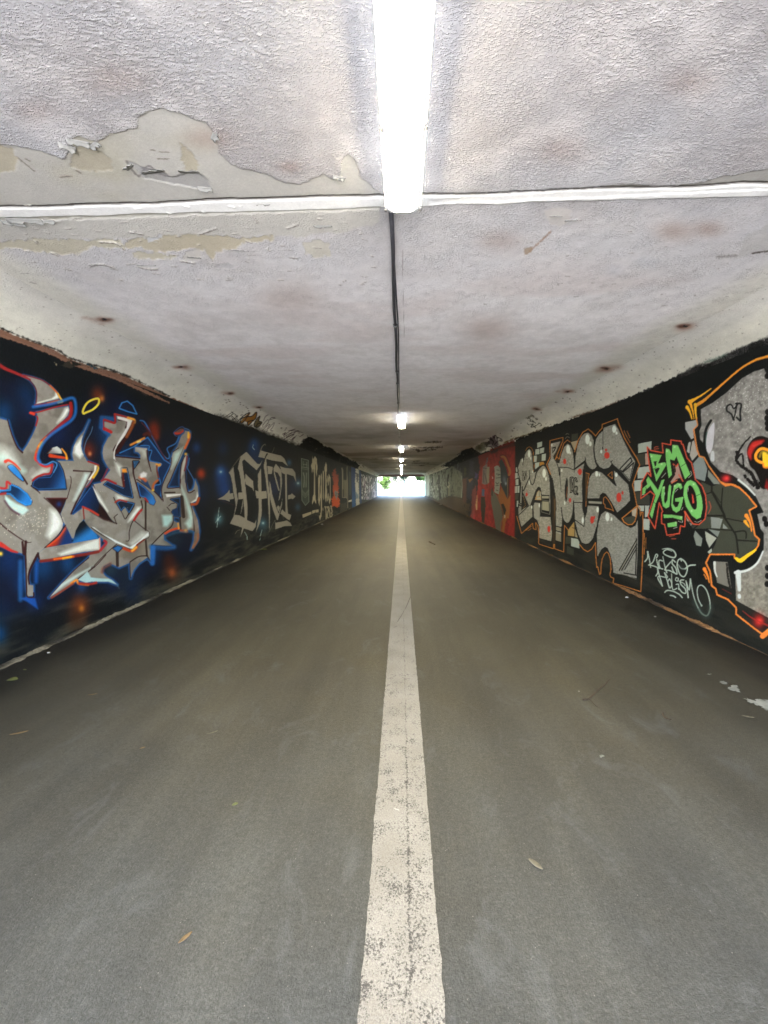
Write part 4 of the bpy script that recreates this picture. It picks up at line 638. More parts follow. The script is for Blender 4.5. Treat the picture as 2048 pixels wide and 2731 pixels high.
# pale handwritten tag
TW = (158, 172, 162)
for s_, w_, a_ in (("M 150,510 205,430 205,310", 3.4, 1), ("M 205,310 240,470 265,630", (3.4, 2.4), 1), ("M 225,580 310,520 370,370 405,385 380,440", 3, 1), ("M 235,580 330,600 440,650", 3.2, 1), ("M 510,500 440,485 430,560 460,640 510,660", 3, 1), ("M 385,470 405,560 430,640", 3, 1), ("M 510,410 550,600 590,735", (2, 3.4), 1), ("M 670,515 550,670 640,690 730,735", 3.2, 1),
        ("M 760,520 705,475 700,550 770,640 795,760 730,720 690,620", 3.4, 1), ("M 870,450 815,490 800,600 850,760 930,815 985,740 1000,620 950,510 870,450", 3.4, 1), ("M 820,570 880,650 960,655", (2, 3), .8), ("M 960,655 1050,590 1160,580", 3.8, 1), ("M 860,450 885,500", 3, 1), ("M 500,260 620,248 720,290 770,370 740,430 640,410 540,360 525,310 600,268 690,300", (2, 3, 3.6, 3.6, 4, 3.6, 3, 3, 3, 2), 1),
        ("M 370,800 410,730 405,650", 3.2, 1), ("M 405,650 440,790 500,1000", (2.4, 3.6), 1), ("M 500,1000 415,860 440,805 600,830 545,735", 3, 1), ("M 545,735 600,900 640,1040", 3, 1), ("M 640,860 610,930 655,1040 690,960 650,860", 3, 1), ("M 685,755 705,1060 790,1050", (2, 3.6), 1), ("M 780,970 825,970 830,1070", 3, 1), ("M 780,830 820,850 805,905 765,880 780,830", 2.6, 1), ("M 830,900 930,950 960,1000", 2.6, .9),
        ("M 930,880 865,890 875,970 960,1060 970,1145 900,1130 845,1060", 3.2, 1), ("M 975,895 1000,1060 1020,1235", (2.4, 3.8), 1), ("M 985,930 1040,1080 1065,860", 3, 1), ("M 1065,860 1110,1120 1160,1300 1220,1440", (2.6, 3), .95), ("M 1220,1440 1290,1550 1380,1600 1430,1560 1465,1450", 4, .55), ("M 1465,1450 1450,1280 1390,1090 1300,990 1225,1010 1200,1110 1225,1270 1290,1400", (3, 2.6), 1), ("M 550,1130 600,1090 720,1110 840,1170 900,1235", 3.2, 1), ("M 660,1190 720,1200 765,1230", 3.4, 1)):
    m_.line(s_, TW, w_, 1.3, a_)
m_.line("M 1150,1330 1260,1520 1380,1610 1450,1540 1470,1400", (60, 78, 72), 10, 14, .5); m_.line("M 850,620 930,660", (90, 100, 96), 6, 8, .4); m_.blob("M 1290,1395", 3.2, TW, .9); m_.blob("M 590,1100", 2.4, TW, .8); m_.blob("M 205,320", 2.2, TW, .8)

# red mural and the murals beyond it
m_.fill("V -20,200 200,330 480,270 1012,150 1000,2175 880,2145 380,1880 180,1790 0,1760", None, 1, pid=p_red)
m_.fill("V 190,340 480,270 1012,160 1000,2175 880,2145 380,1880 180,1790 40,1750 25,1600 150,1400 200,1000", (112, 30, 28), 1.2, save='red')
k_ = m_.masks['red']; m_.c *= (1+k_*.3*(fbm(m_.u*.3, m_.v*.12, 17, 3)-.5)*2)[:, None]
m_.fill("V 200,330 480,270 640,130 1012,20 1012,190 630,265 470,330 300,600 190,900", (80, 26, 24), 8, .8); m_.fill("V 460,200 640,130 640,270 520,330 460,300", (40, 22, 26), 3, .8, rag=4)
m_.fill("V 850,400 1000,300 990,2100 890,2100 900,1200", (136, 36, 33), 14, .6)
for s_, c_ in (("V 660,500 720,440 800,600 860,800 880,1050 845,1310 770,1180 700,1000 690,700", (36, 42, 46)), ("V 560,620 600,590 650,585 690,640 700,920 720,960 690,970 660,1225 560,1170 570,850", (122, 126, 116)),
        ("V 640,1240 690,1130 710,1040 780,1180 840,1320 870,1300 900,1230 920,1240 900,1500 880,1740 830,1740 800,1860 770,2080 720,2060 740,1760 700,1500 660,1330", (126, 76, 36)), ("V 700,1430 760,1420 820,1560 790,1660 740,1700", (34, 28, 24)), ("V 480,1200 500,1080 560,1180 640,1260 700,1480 740,1700 700,2040 640,2010 590,1960 540,1650 490,1400", (78, 76, 66)), ("V 500,1090 525,1080 520,1250 495,1230", (30, 28, 26)),
        ("V 310,620 350,580 400,540 415,620 410,980 350,1010 290,980 300,700", (90, 84, 82)), ("V 385,620 455,610 445,960 400,1000", (108, 104, 88)), ("V 400,420 425,400 420,500 380,560 360,560", (80, 68, 72)), ("V 285,1100 345,1100 345,1260 285,1250", (54, 70, 92)), ("V 270,1270 350,1270 370,1450 340,1850 290,1830 260,1500", (36, 33, 28)),
        ("V 160,1250 190,1230 185,1550 160,1560 140,1440", (156, 130, 90)), ("V 180,850 215,860 190,1000 165,1150", (170, 110, 80)), ("V 30,1600 120,1560 130,1760 60,1750", (160, 46, 56)), ("V 770,1660 800,1670 795,1740 770,1730", (150, 140, 120)), ("V 510,820 540,850 520,890", (150, 140, 130)), ("V 860,800 900,790 890,1230 865,1300", (70, 24, 22))): m_.fill(s_, c_, 1.2, rag=.8, rs=.5)
m_.line("V 720,385 790,420 850,560 900,720 880,790", (136, 80, 40), 6.5, 1.4); m_.line("V 700,370 760,355 830,410 900,600", (54, 20, 20), 2, 2, .8); m_.line("V 850,870 850,1300", (110, 90, 60), 1.6, 1); m_.line("V 610,1250 700,1450 760,1700 700,1850 720,2050", (120, 72, 50), 3, 2, .7)
m_.blob("V 780,900", 7, (84, 94, 104), .8, 2); m_.blob("V 810,980", 3, (150, 160, 170), .8, 2)
for s_ in ("V 610,680 660,690", "V 600,770 680,780 640,800", "V 600,860 690,850", "V 590,950 620,990 650,960", "V 590,1030 650,1020", "V 600,1120 640,1140"): m_.line(s_, (44, 44, 42), 1.6, 1.2, .9)
for s_ in ("V 315,640 390,650", "V 330,700 320,950", "V 350,760 400,980", "V 380,430 420,470"): m_.line(s_, (50, 44, 48), 2, 1.2, .8)
m_.fill("P 560,650 1300,150 1540,280 1600,700 1500,1500 1400,1900 1340,2000 760,1760 740,1240", (26, 26, 34), 2, rag=3, pid=p_cols)
for s_, c_ in (("P 1130,980 1260,950 1250,1700 1140,1640", (92, 60, 52)), ("P 1180,660 1240,680 1240,880 1180,900", (60, 60, 34)), ("P 1270,980 1420,1000 1420,1250 1370,1560 1260,1500", (44, 46, 62)), ("P 1290,990 1400,980 1340,1070", (140, 96, 50)), ("P 1480,820 1560,840 1520,1000 1470,940", (60, 52, 96)), ("P 1330,480 1440,520 1440,900 1320,900", (44, 42, 54)), ("P 1390,1300 1500,1150 1520,1500 1440,2050 1360,2030", (110, 50, 46)), ("P 1180,1600 1340,1640 1330,1850 1200,1800", (70, 56, 40))): m_.fill(s_, c_, 4, .85, rag=4, rs=.5)
m_.fill("P 90,900 250,840 400,760 760,700 850,640 1130,820 1130,1480 770,1440 480,1560 230,1440 90,1430", (104, 112, 104), 1.5, rag=4, rs=.6, save='far', pid=p_far)
k_ = m_.masks['far']; u_, v_ = m_.u, m_.v; s_ = fbm(u_*.9, v_*.12, 51, 4)
m_.c += (np.array((172, 178, 172))-m_.c)*(k_*sst(.5, .7, s_)*sst(1190, 1150, u_))[:, None]; m_.c += (np.array((30, 34, 36))-m_.c)*(k_*sst(.47, .33, fbm(u_*.8, v_*.1, 61, 3)))[:, None]; m_.c += (np.array((78, 82, 70))-m_.c)*(k_*.7*sst(1190, 1215, u_))[:, None]
m_.fill("P 90,900 175,880 175,1440 90,1420", (190, 200, 194), 1, .9); m_.fill("P 190,880 245,850 250,1440 190,1440", (178, 188, 180), 1, .9); m_.line("P 180,880 182,1440", (24, 26, 28), 1.6, 1)
m_.fill("P 240,1430 480,1560 770,1440 1130,1480 1200,1700 1340,2000 760,1760 300,1560", (74, 62, 48), 4, .8, rag=5, rs=.5)
for s_ in ("P 750,1000 730,1100 760,1200 800,1120 760,1080", "P 770,1200 770,1430"): m_.line(s_, (150, 146, 126), 2, 1.2, .9)
m_.line("P 755,870 740,1000 735,1150", (18, 18, 20), 3, 1.2); m_.line("P 750,1240 752,1440", (18, 18, 20), 2.4, 1.2); m_.line("P 1120,900 1128,1200 1110,1480", (150, 156, 146), (1, 2), 1.2, .8); m_.line("P 525,1200 530,1500", (22, 22, 24), 2.4, 1.4); m_.line("P 510,880 512,1100", (22, 22, 24), 3, 1.4)
m_.line("P 590,740 620,750 640,720", (140, 148, 142), 1.6, 1); m_.line("P 1010,560 1020,640 1000,720", (84, 86, 90), 1.6, 1.2, .8); m_.line("P 930,640 935,760", (70, 74, 74), 2, 1.2, .8); m_.line("P 1080,700 1060,800", (70, 74, 74), 2, 1.2, .8)

# right haunch
h_ = RH
h_.fill("Y 1035,662 1150,625 1300,580 1659,430 I 300,10 600,-80 1000,-250 N -60,560 0,540 200,430 420,380 700,240 1000,100 1261,10 1800,-250 1800,900 0,900 Y 1035,900", (16, 18, 18), 2, rag=5, rs=.2)
E2 = "N -60,560 0,540 200,430 420,380 700,240 1000,100 1261,10 1800,-250"
h_.line(E2, (22, 22, 22), 6, 7, .9, sm=0, rag=5, rs=.15); h_.line("N 330,360 480,320 640,260", (64, 92, 82), 4, 6, .7, rag=4)
h_.line("I -20,100 300,10 600,-80 1000,-250", (96, 70, 52), 4, 4, .7, sm=0, rag=4); h_.line("Y 830,730 1020,650 1300,570 1659,430", (104, 82, 48), 4, 4, .9, sm=0, rag=4); h_.line("Y 1040,660 1300,580 1659,430", (18, 18, 18), 3, 3, .9, sm=0, rag=4)
h_.fill("Y 0,880 150,830 210,810 280,870 370,925 560,870 830,760 1030,690 1030,1154 0,1154", (36, 26, 28), 2, rag=3); h_.fill("Y 540,860 840,740 1030,670 1030,900 600,950", (104, 32, 28), 3, rag=4)
h_.fill("P 1320,150 1400,160 1640,290 1640,700 560,650 900,430", (18, 20, 22), 2, rag=4, rs=.5)
TG = (50, 48, 46)
h_.fill("Y 490,760 560,620 640,570 690,640 720,780 640,830 600,800", (92, 78, 88), 6, .9, rag=6); h_.fill("Y 230,840 330,760 430,700 480,760 470,860 380,900", (124, 126, 112), 5, .9, rag=4); h_.blob("Y 350,830", 9, (70, 66, 50), .8); h_.fill("Y 440,720 540,690 550,760 480,790", (60, 58, 56), 3, .8, rag=4)
for s_, w_ in (("Y 560,550 620,540 670,550", 2), ("Y 590,580 640,640 660,580 700,680", 2.4), ("Y 690,620 760,650 790,690 740,690", 2.2), ("Y 480,790 560,800 620,850 600,900", 3), ("Y 700,700 640,760 700,790", 2), ("Y 380,670 420,680", 2), ("Y 270,600 300,600", 1.6), ("Y 140,600 260,590", 1), ("Y 250,740 320,730", 1.6), ("Y 330,650 500,640 600,690", 1.4), ("Y 560,640 620,700 600,760", 2.4)): h_.line(s_, (34, 22, 32), w_, 1.4, .8, rag=1)
h_.fill("Y 1040,280 1200,260 1300,190 1400,200 1420,230 1280,270 1160,270", (108, 104, 92), 5, .7, rag=4)
for s_, w_ in (("Y 1030,272 1150,270", 1.6), ("Y 1150,215 1280,195 1330,180 1400,215", 1.6), ("Y 1290,250 1340,290 1320,310 1400,330", 1.8), ("Y 1360,290 1430,350", 2.2), ("Y 1430,260 1460,250 1470,280 1440,270 1430,260", 1.2), ("Y 1450,390 1510,350 1545,390 1520,405", 1.8), ("Y 1340,420 1380,360 1350,430 1440,400", 1.8), ("Y 1270,360 1305,385", 1.8), ("Y 1380,400 1430,440", 2.2), ("Y 1330,370 1400,380", 1.2)): h_.line(s_, (38, 36, 32), w_, 1.2, .85, rag=.6)
# ------------------------------------------------------------------ soffit
vs_ = np.arange(-300, 1262, 1.75); ysc = np.array([soffit_y(v) for v in vs_]); ysc = ysc[ysc < Y1-.3]
YC = np.concatenate([np.linspace(Y0, ysc[0], 24)[:-1], ysc, [Y1-.2, Y1]]); XC = np.linspace(HXL, HXR, 860)
Xc = np.zeros((len(YC), len(XC), 3)); Xc[..., 0] = XC[None]; Xc[..., 1] = YC[:, None]; Xc[..., 2] = ZC
CE = Surf(Xc, (163, 163, 168)); c_ = CE
x_, y_ = c_.X[:, 0], c_.X[:, 1]
def mixto(colr, w): c_.c += (np.array(colr, float)-c_.c)*np.clip(w, 0, 1)[:, None]
c_.c += (np.array((238, 235, 237))-c_.c)*sst(1.1, 3.3, y_)[:, None]  # paler with distance: colour makes up for the light fading inwards
mixto((150, 143, 141), .45*sst(4, 1.5, y_)*sst(.42, .72, fbm(x_*1.1, y_*1.4, 2, 4))*sst(.2, 1.5, y_))
mixto((206, 194, 192), .4*sst(.5, .75, fbm(x_*.9+4, y_*2.2, 7, 4))*sst(1.9, 2.6, y_))
mixto((212, 208, 208), .35*sst(.45, .7, fbm(x_*5, y_*5, 23, 4)))
for xe, sg in ((HXL, 1), (HXR, -1)):
    dd = (x_-xe)*sg+.35*(fbm(x_*2, y_*1.1, 47, 4)-.5); c_.c += (np.array((222, 220, 211))-c_.c)*(.85*sst(.42, .05, dd))[:, None]
for S_ in (LH, RH):
    t_ = np.tile(HT, S_.shape[0]); S_.c += (np.array((224, 222, 217))-S_.c)*(.9*sst(.35, .95, t_+.5*(fbm(S_.X[:, 1]*1.3, t_*2, 49, 4)-.5)))[:, None]*(S_.c.mean(1) > 150)[:, None]
    S_.c *= (1+.10*(fbm(S_.X[:, 1]*2.2, S_.X[:, 2]*9, 53, 4)-.5)*2)[:, None]
soot = sst(5, 14, y_)
mixto((206, 202, 197), soot*.6); mixto((140, 136, 128), soot*.5*sst(.45, .7, fbm(x_*.8, y_*.9, 31, 4)))
mixto((206, 204, 198), .3*sst(.55, .75, fbm(x_*1.2, y_*2, 43, 4))*soot)
# bare smooth coat where the textured render came away
SMO = "S -200,640 0,625 60,632 150,650 280,690 300,640 290,605 340,590 415,615 470,580 590,555 600,510 640,480 700,470 770,490 830,512 890,530 935,600 945,660 1000,715 1060,735 1150,752 1230,790 1290,800 1400,755 1450,785 1465,765 1480,690 1505,665 1535,690 1560,770 1640,835 1660,880 1640,905 0,960 -200,980"
c_.fill(SMO, (174, 172, 168), 2.5, rag=5, rs=.06, st=.04, h=.003, save='smo')
c_.fill("T 200,862 560,835 900,820 940,806 1100,796 1180,810 1340,795 1480,762 1659,730 1900,690 1900,800 1659,815 900,850 200,880", (160, 158, 154), 2, rag=4, rs=.08, st=.05, h=.003)
c_.line(SMO, (134, 131, 128), 1.2, 2.4, .25, sm=0, rag=4, rs=.08)
mixto((164, 159, 140), c_.masks['smo']*sst(.42, .7, fbm(x_*2.4, y_*4, 13, 3))*.5*sst(-.3, -1.2, x_))
for s_ in ("S 310,680 345,610 400,640 480,690 490,735 420,745 330,735 300,720", "S -100,640 0,632 50,640 75,690 60,745 0,750 -100,760", "S 780,620 810,650 860,700 850,745 800,745 785,690"): c_.fill(s_, (166, 160, 145), 5, rag=7, rs=.12, h=.0045)
c_.fill("S 550,700 610,725 700,750 740,766 790,760 835,740 900,780 910,815 880,825 800,810 620,775", (162, 161, 160), 2, rag=4, rs=.1, h=.0055); c_.line("S 545,700 600,765 640,720 700,760 760,768 830,740", (112, 108, 108), (5, 3), 2, .8, rag=2)  # dark line painted as the shadow under the loose flaps
c_.fill("S 600,725 680,735 740,768 650,760", (132, 130, 132), 3, .8, rag=3)  # flap shadow continued as a darker painted patch
for s_ in ("S 650,650 670,655", "S 680,690 730,690", "S 690,660 730,662", "S 70,680 120,720 150,745", "S 110,690 130,700", "S 260,770 310,765", "S 330,740 350,752"): c_.line(s_, (112, 106, 98), 3, 1.6, .8, rag=2)
# band of old ochre coat beyond the joint
jl = lambda pts_: pts_
c_.fill("S -200,925 0,940 150,950 600,930 1100,900 1500,880 1640,880 1640,960 1500,1000 1300,1020 1000,1020 500,1030 0,1040 -200,1050", (188, 186, 180), 6, .8, st=.25, rag=8, rs=.05)
for s_, k in (("S -150,1060 0,1045 150,1035 350,1035 520,1035 540,1075 400,1070 340,1100 250,1100 120,1080 0,1075 -150,1090", (186, 180, 160)), ("S 560,1035 700,1020 900,1018 1040,1030 1180,1015 1180,1035 1060,1050 1020,1070 930,1090 920,1130 880,1085 800,1075 700,1090 600,1070 530,1080", (182, 173, 150)),
        ("S 570,1090 700,1095 760,1110 700,1125 600,1120", (190, 184, 164)), ("S 1310,1050 1380,1030 1420,1060 1435,1105 1360,1115 1320,1090", (194, 190, 178)), ("S 630,1030 700,1015 690,1045 640,1050", (200, 204, 212)), ("S 800,1090 860,1075 880,1110 840,1130 790,1125", (200, 196, 192)), ("S 930,1140 1000,1140 1010,1160 920,1165", (188, 186, 190))): c_.fill(s_, k, 4, .8, rag=8, rs=.1, st=.1, h=.002)
for s_ in ("S 390,1145 440,1140 495,1155", "S 595,1150 640,1160 680,1160", "S 430,1045 500,1050 540,1080", "S 780,1125 840,1135", "S 1155,1075 1170,1085", "S 1090,930 1110,960", "S 1240,985 1290,965", "S 860,1010 930,985", "S 560,1000 620,1010", "S 150,1040 160,1050", "S 220,1090 250,1100"):
    c_.line(s_, (206, 202, 198), 3, 1.6, .9, rag=3, h=-.004); q = P(s_)+[1.5, 4]; c_.line(q, (116, 108, 104), 2, 1.4, .8, rag=2)  # offset dark line paints the shade below each raised fleck
rg = np.random.RandomState(11)
for _ in range(70):
    q = np.array([[rg.uniform(0, 1010), rg.uniform(545, 760)]]); q = np.vstack([q, q+[rg.uniform(6, 22), rg.uniform(-3, 5)]]); w = rg.uniform(1, 3)
    c_.line(q, (212, 208, 204), w, 1.4, .6, rag=2, h=-.003); c_.line(q+[1, 3], (124, 116, 112), w*.6, 1.2, .6, rag=2)  # pale fleck, then its shaded lower side painted dark
for _ in range(60):
    q = np.array([[rg.uniform(1120, 2040), rg.uniform(540, 820)]]); q = np.vstack([q, q+[rg.uniform(5, 16), rg.uniform(-3, 3)]]); w = rg.uniform(1, 2.4)
    c_.line(q, (208, 206, 206), w, 1.4, .5, rag=2, h=-.002); c_.line(q+[1, 3], (128, 118, 114), w*.6, 1.2, .5, rag=2)  # same painted shade under the flecks on the right
for s_, k, w in (("T 690,910 760,895 810,910 800,950 760,980 720,970", (188, 184, 182), 1), ("T 600,1070 640,1070 640,1090 605,1105", (150, 128, 104), .7), ("T 1560,1020 1659,970 1800,900 1800,1090 1600,1090 1530,1110", (178, 177, 176), .5)): c_.fill(s_, k, 4, w, rag=5, rs=.1, st=.1)
c_.line("T 630,1085 690,1030 720,1000", (150, 122, 104), 4, 4, .8, rag=2); c_.line("T 1440,1110 1520,1105", (112, 106, 104), 6, 6, .6, rag=4); c_.line("T 1590,1095 1660,1085 1800,1070", (80, 72, 66), 4, 2, .9, rag=2)
for s_, r_, a_ in (("T 1250,1000", 60, .5), ("T 1400,990", 50, .55), ("T 500,1040", 70, .35), ("T 450,1420", 90, .4), ("S 900,600", 80, .35), ("S 1250,720", 40, .4), ("S 500,350", 110, .25), ("S 150,480", 80, .25), ("T 780,650", 90, .28), ("T 1320,360", 90, .25), ("S 1250,1300", 120, .3)): c_.blob(s_, r_, (150, 126, 116), a_, .5)
for s_, r_ in (("T 1000,1170", 40), ("T 1130,1130", 40), ("S 100,1300", 40)): c_.blob(s_, r_, (200, 202, 210), .45, .5)
c_.line("T 80,1080 82,1250 88,1458", (140, 132, 132), 1, 1, .7)
for q_, s_, r_ in ((c_, "R 225,690", 22), (c_, "R 392,793", 15), (c_, "R 497,850", 12), (c_, "R 1480,705", 22), (c_, "R 1310,797", 17), (c_, "R 1225,846", 13), (c_, "R 1160,884", 10), (c_, "R 560,880", 9)):
    for S_ in (c_, LH, RH):
        c0 = P(s_)[0]; R_ = np.random.RandomState(int(c0[0]))
        for k_ in range(7): S_.blob([c0+R_.randn(2)*[r_*.8, r_*.2]], r_*R_.uniform(.4, 1.3), (150, 106, 88), .32, .4)
        for k_ in range(4): S_.blob([c0+R_.randn(2)*[r_*.35, r_*.1]], r_*R_.uniform(.25, .6), (86, 50, 38), .6, .4)
        S_.fill(c0+np.array([[-1, -.3], [.2, -.5], [1.3, 0], [.4, .5], [-.7, .35]])*r_*.26, (20, 13, 11), 2, .95, rag=2)
for S_ in (LH, RH):
    for _ in range(260):
        i = rg.randint(len(S_.u)); 
        if S_.u[i] > -1e5: S_.blob([(S_.u[i], S_.v[i])], rg.uniform(.8, 2.2), (108, 100, 90), .6, .8, 1)
for s_ in ("P 1320,10 1500,0 1609,10",): pass
c_.fill("Z 1250,730 1350,715 1600,715 1600,740 1450,745 1300,742", (36, 32, 28), 2, .9, rag=3, rs=.4); c_.fill("Z 1000,860 1100,865 1200,890 1300,870 1480,870 1500,885 1350,895 1230,910 1150,935 1120,900", (34, 30, 26), 2, .85, rag=3, rs=.4); c_.fill("Z 850,830 1200,832 1622,820 1622,840 1300,855", (28, 26, 22), 2, .85, rag=3, rs=.4)
for s_ in ("Z 250,1060 440,1065", "Z 1050,1110 1180,1100", "Z 1020,1150 1350,1145", "Z 1160,1190 1280,1195", "Z 700,800 900,820"): c_.line(s_, (44, 42, 38), 1.4, 1.6, .8, rag=1)
for s_ in ("Z 60,645 240,650", "Z 640,1220 740,1222", "Z 1030,1130 1100,1130", "Z 60,830 300,822"): c_.line(s_, (170, 164, 156), 1.2, 1.4, .7)
LW_EDGE = "G 30,190 200,35 290,60 420,110 400,130 500,190 640,235 850,385 1090,495 1160,570 1500,720 1500,900 0,900"
c_.fill("G 200,35 290,60 420,110 410,130 500,190 640,238 850,388 1090,498 1160,575 1100,900 100,900", (18, 19, 20), 1.6, rag=3, rs=.5)
c_.fill("P 1320,150 1130,210 1100,270 1000,320 900,430 700,540 600,620 700,900 1500,900", (18, 20, 22), 1.6, rag=3, rs=.5)
# movement joints: a ragged white bead with a crack along one side
for yj, wj, cj in ((1.845, .03, (226, 226, 226)), (13.3, .05, (176, 168, 158)), (24.5, .06, (150, 150, 148)), (35, .06, (150, 150, 150))):
    d = y_-yj-.012*(fbm(x_*3, x_*0+yj, 3, 4)-.5)*2
    wv = wj*(.75+.7*fbm(x_*5, x_*0+2, 9, 3)); m1 = sst(wv+.004, wv-.004, np.abs(d-.012)); c_.c += (np.array(cj)-c_.c)*m1[:, None]; c_.st *= 1-m1; c_.h -= m1*.004
    cr = sst(.010, .004, np.abs(d+wv*.72+.006*(fbm(x_*14, x_*0, 5, 3)-.5))); c_.c += (np.array((64, 60, 56))-c_.c)*(cr*.9)[:, None]; c_.h += cr*.01
# the textured render itself, as relief
b1 = vn(x_*75+3*vn(x_*20, y_*20, 3), y_*100, 71); b2 = vn(x_*120, y_*150, 72); b3 = fbm(x_*9, y_*9, 73, 3)
thr = .50+.12*sst(1.7, 1.95, y_)-.14*(b3-.5)
rel = sst(thr, thr+.17, b1*.6+b2*.4)*(.5+.8*sst(.3, .65, b3))
amp = .0036*sst(2.05, 1.75, y_)+.0022*sst(1.75, 2.05, y_)*sst(3.6, 1.9, y_)+.0009
drop = .2*c_.st*rel*amp*sst(7, 3, y_)+.0022*c_.st*(fbm(x_*25, y_*25, 74, 3)-.5)
Xd = c_.X.copy(); Xd[:, 2] = ZC+c_.h-drop+.0015*(fbm(x_*1.5, y_*1.5, 75, 2)-.5)

M_WALL = painted('painted_concrete_wall', .7, 70, .6, .006, .09)
relief = np.clip(c_.st*(1.0*sst(2.0, 1.8, y_)+.42*sst(1.8, 2.0, y_)*sst(5.5, 2.2, y_)+.2)*(.45+1.1*sst(.3, .7, b3)), 0, 1)
M_CEIL = painted('rendered_soffit', .85, 140, .25, .003, .08, streak=.85)
M_HAUN = painted('painted_haunch', .8, 95, .4, .004, .08, streak=.7)
KW = 1.3
left = LW.build('tunnel_wall', M_WALL, KW); tag(left, 'long concrete wall covered in blue, silver and blackletter graffiti, left of the path', 'wall')
right = RW.build('tunnel_wall', M_WALL, KW, flip=True); tag(right, 'long concrete wall with silver bubble letters, green tag and red mural, right of the path', 'wall')
ceil = CE.build('tunnel_ceiling', M_CEIL, 1.0, disp=Xd, relief=relief); tag(ceil, 'rough white rendered concrete ceiling with peeling paint and joints', 'ceiling')
hr = lambda S_: np.clip(.75*sst(.3, .7, fbm(S_.X[:, 1]*3, S_.X[:, 2]*8, 57, 3))*sst(8, 3, S_.X[:, 1])+.1, 0, 1)
lh = LH.build('ceiling_haunch', M_HAUN, 1.0, parent=ceil, relief=hr(LH)); rh = RH.build('ceiling_haunch', M_HAUN, 1.0, parent=ceil, flip=True, relief=hr(RH))
lh['label'] = 'sloping ceiling edge above the blue graffiti wall, with felt-pen tags'; rh['label'] = 'sloping ceiling edge above the red mural wall'

# curled flakes of paint still hanging from the soffit
M_FLAKE = plain('paint_flake', (.27, .27, .265), .8, var=.12, vs_=30)
def flake(u, v, w, d, ang, curl, sd):
    r = ray(u, v); t = (ZC-EYE)/r[2]; c = Vector((r[0]*t, r[1]*t, ZC)); bm = bmesh.new(); R = random.Random(sd); n = 9; rows = []
    for i in range(n):
        a = (i/(n-1)-.5)*w; row = []; L = d*(.45+.75*R.random())
        for j in range(5):
            q = j/4*L; p = Vector((a+R.uniform(-.003, .003), q*math.cos(curl*j/4), .0015-q*math.sin(curl*j/4)*.8)); row.append(bm.verts.new(p))
        rows.append(row)
    for a, b in zip(rows, rows[1:]):
        for j in range(4): bm.faces.new((a[j], a[j+1], b[j+1], b[j]))
    o = bm_obj('paint_flake', bm, M_FLAKE, ceil, True); o.location = c; o.rotation_euler = (0, 0, ang)
    sm = o.modifiers.new('t', 'SOLIDIFY'); sm.thickness = .0015
for k, (u, v, w, d, a, cu) in enumerate(((205, 374, .075, .024, .3, .4), (245, 384, .05, .02, -.4, .5), (180, 385, .05, .03, .8, .6), (350, 448, .05, .03, 2.6, .6), (410, 462, .10, .03, 3.0, .5), (565, 360, .05, .025, -.9, .6), (60, 583, .16, .03, .1, .5), (30, 590, .10, .03, .1, .5), (120, 588, .08, .02, .0, .6), (505, 462, .08, .03, 3.2, .5),
        (545, 500, .06, .02, .2, .5), (640, 672, .1, .03, 3.3, .5), (395, 712, .1, .03, 3.2, .4), (260, 708, .09, .025, 3.1, .5), (520, 690, .07, .03, 3.3, .5), (1520, 590, .05, .025, 3.1, .6), (1480, 580, .06, .02, 3.2, .6), (905, 470, .05, .02, .5, .6), (860, 600, .09, .02, .1, .4), (700, 543, .06, .012, .0, .5))):
    flake(u, v, w, d, a, cu, k)

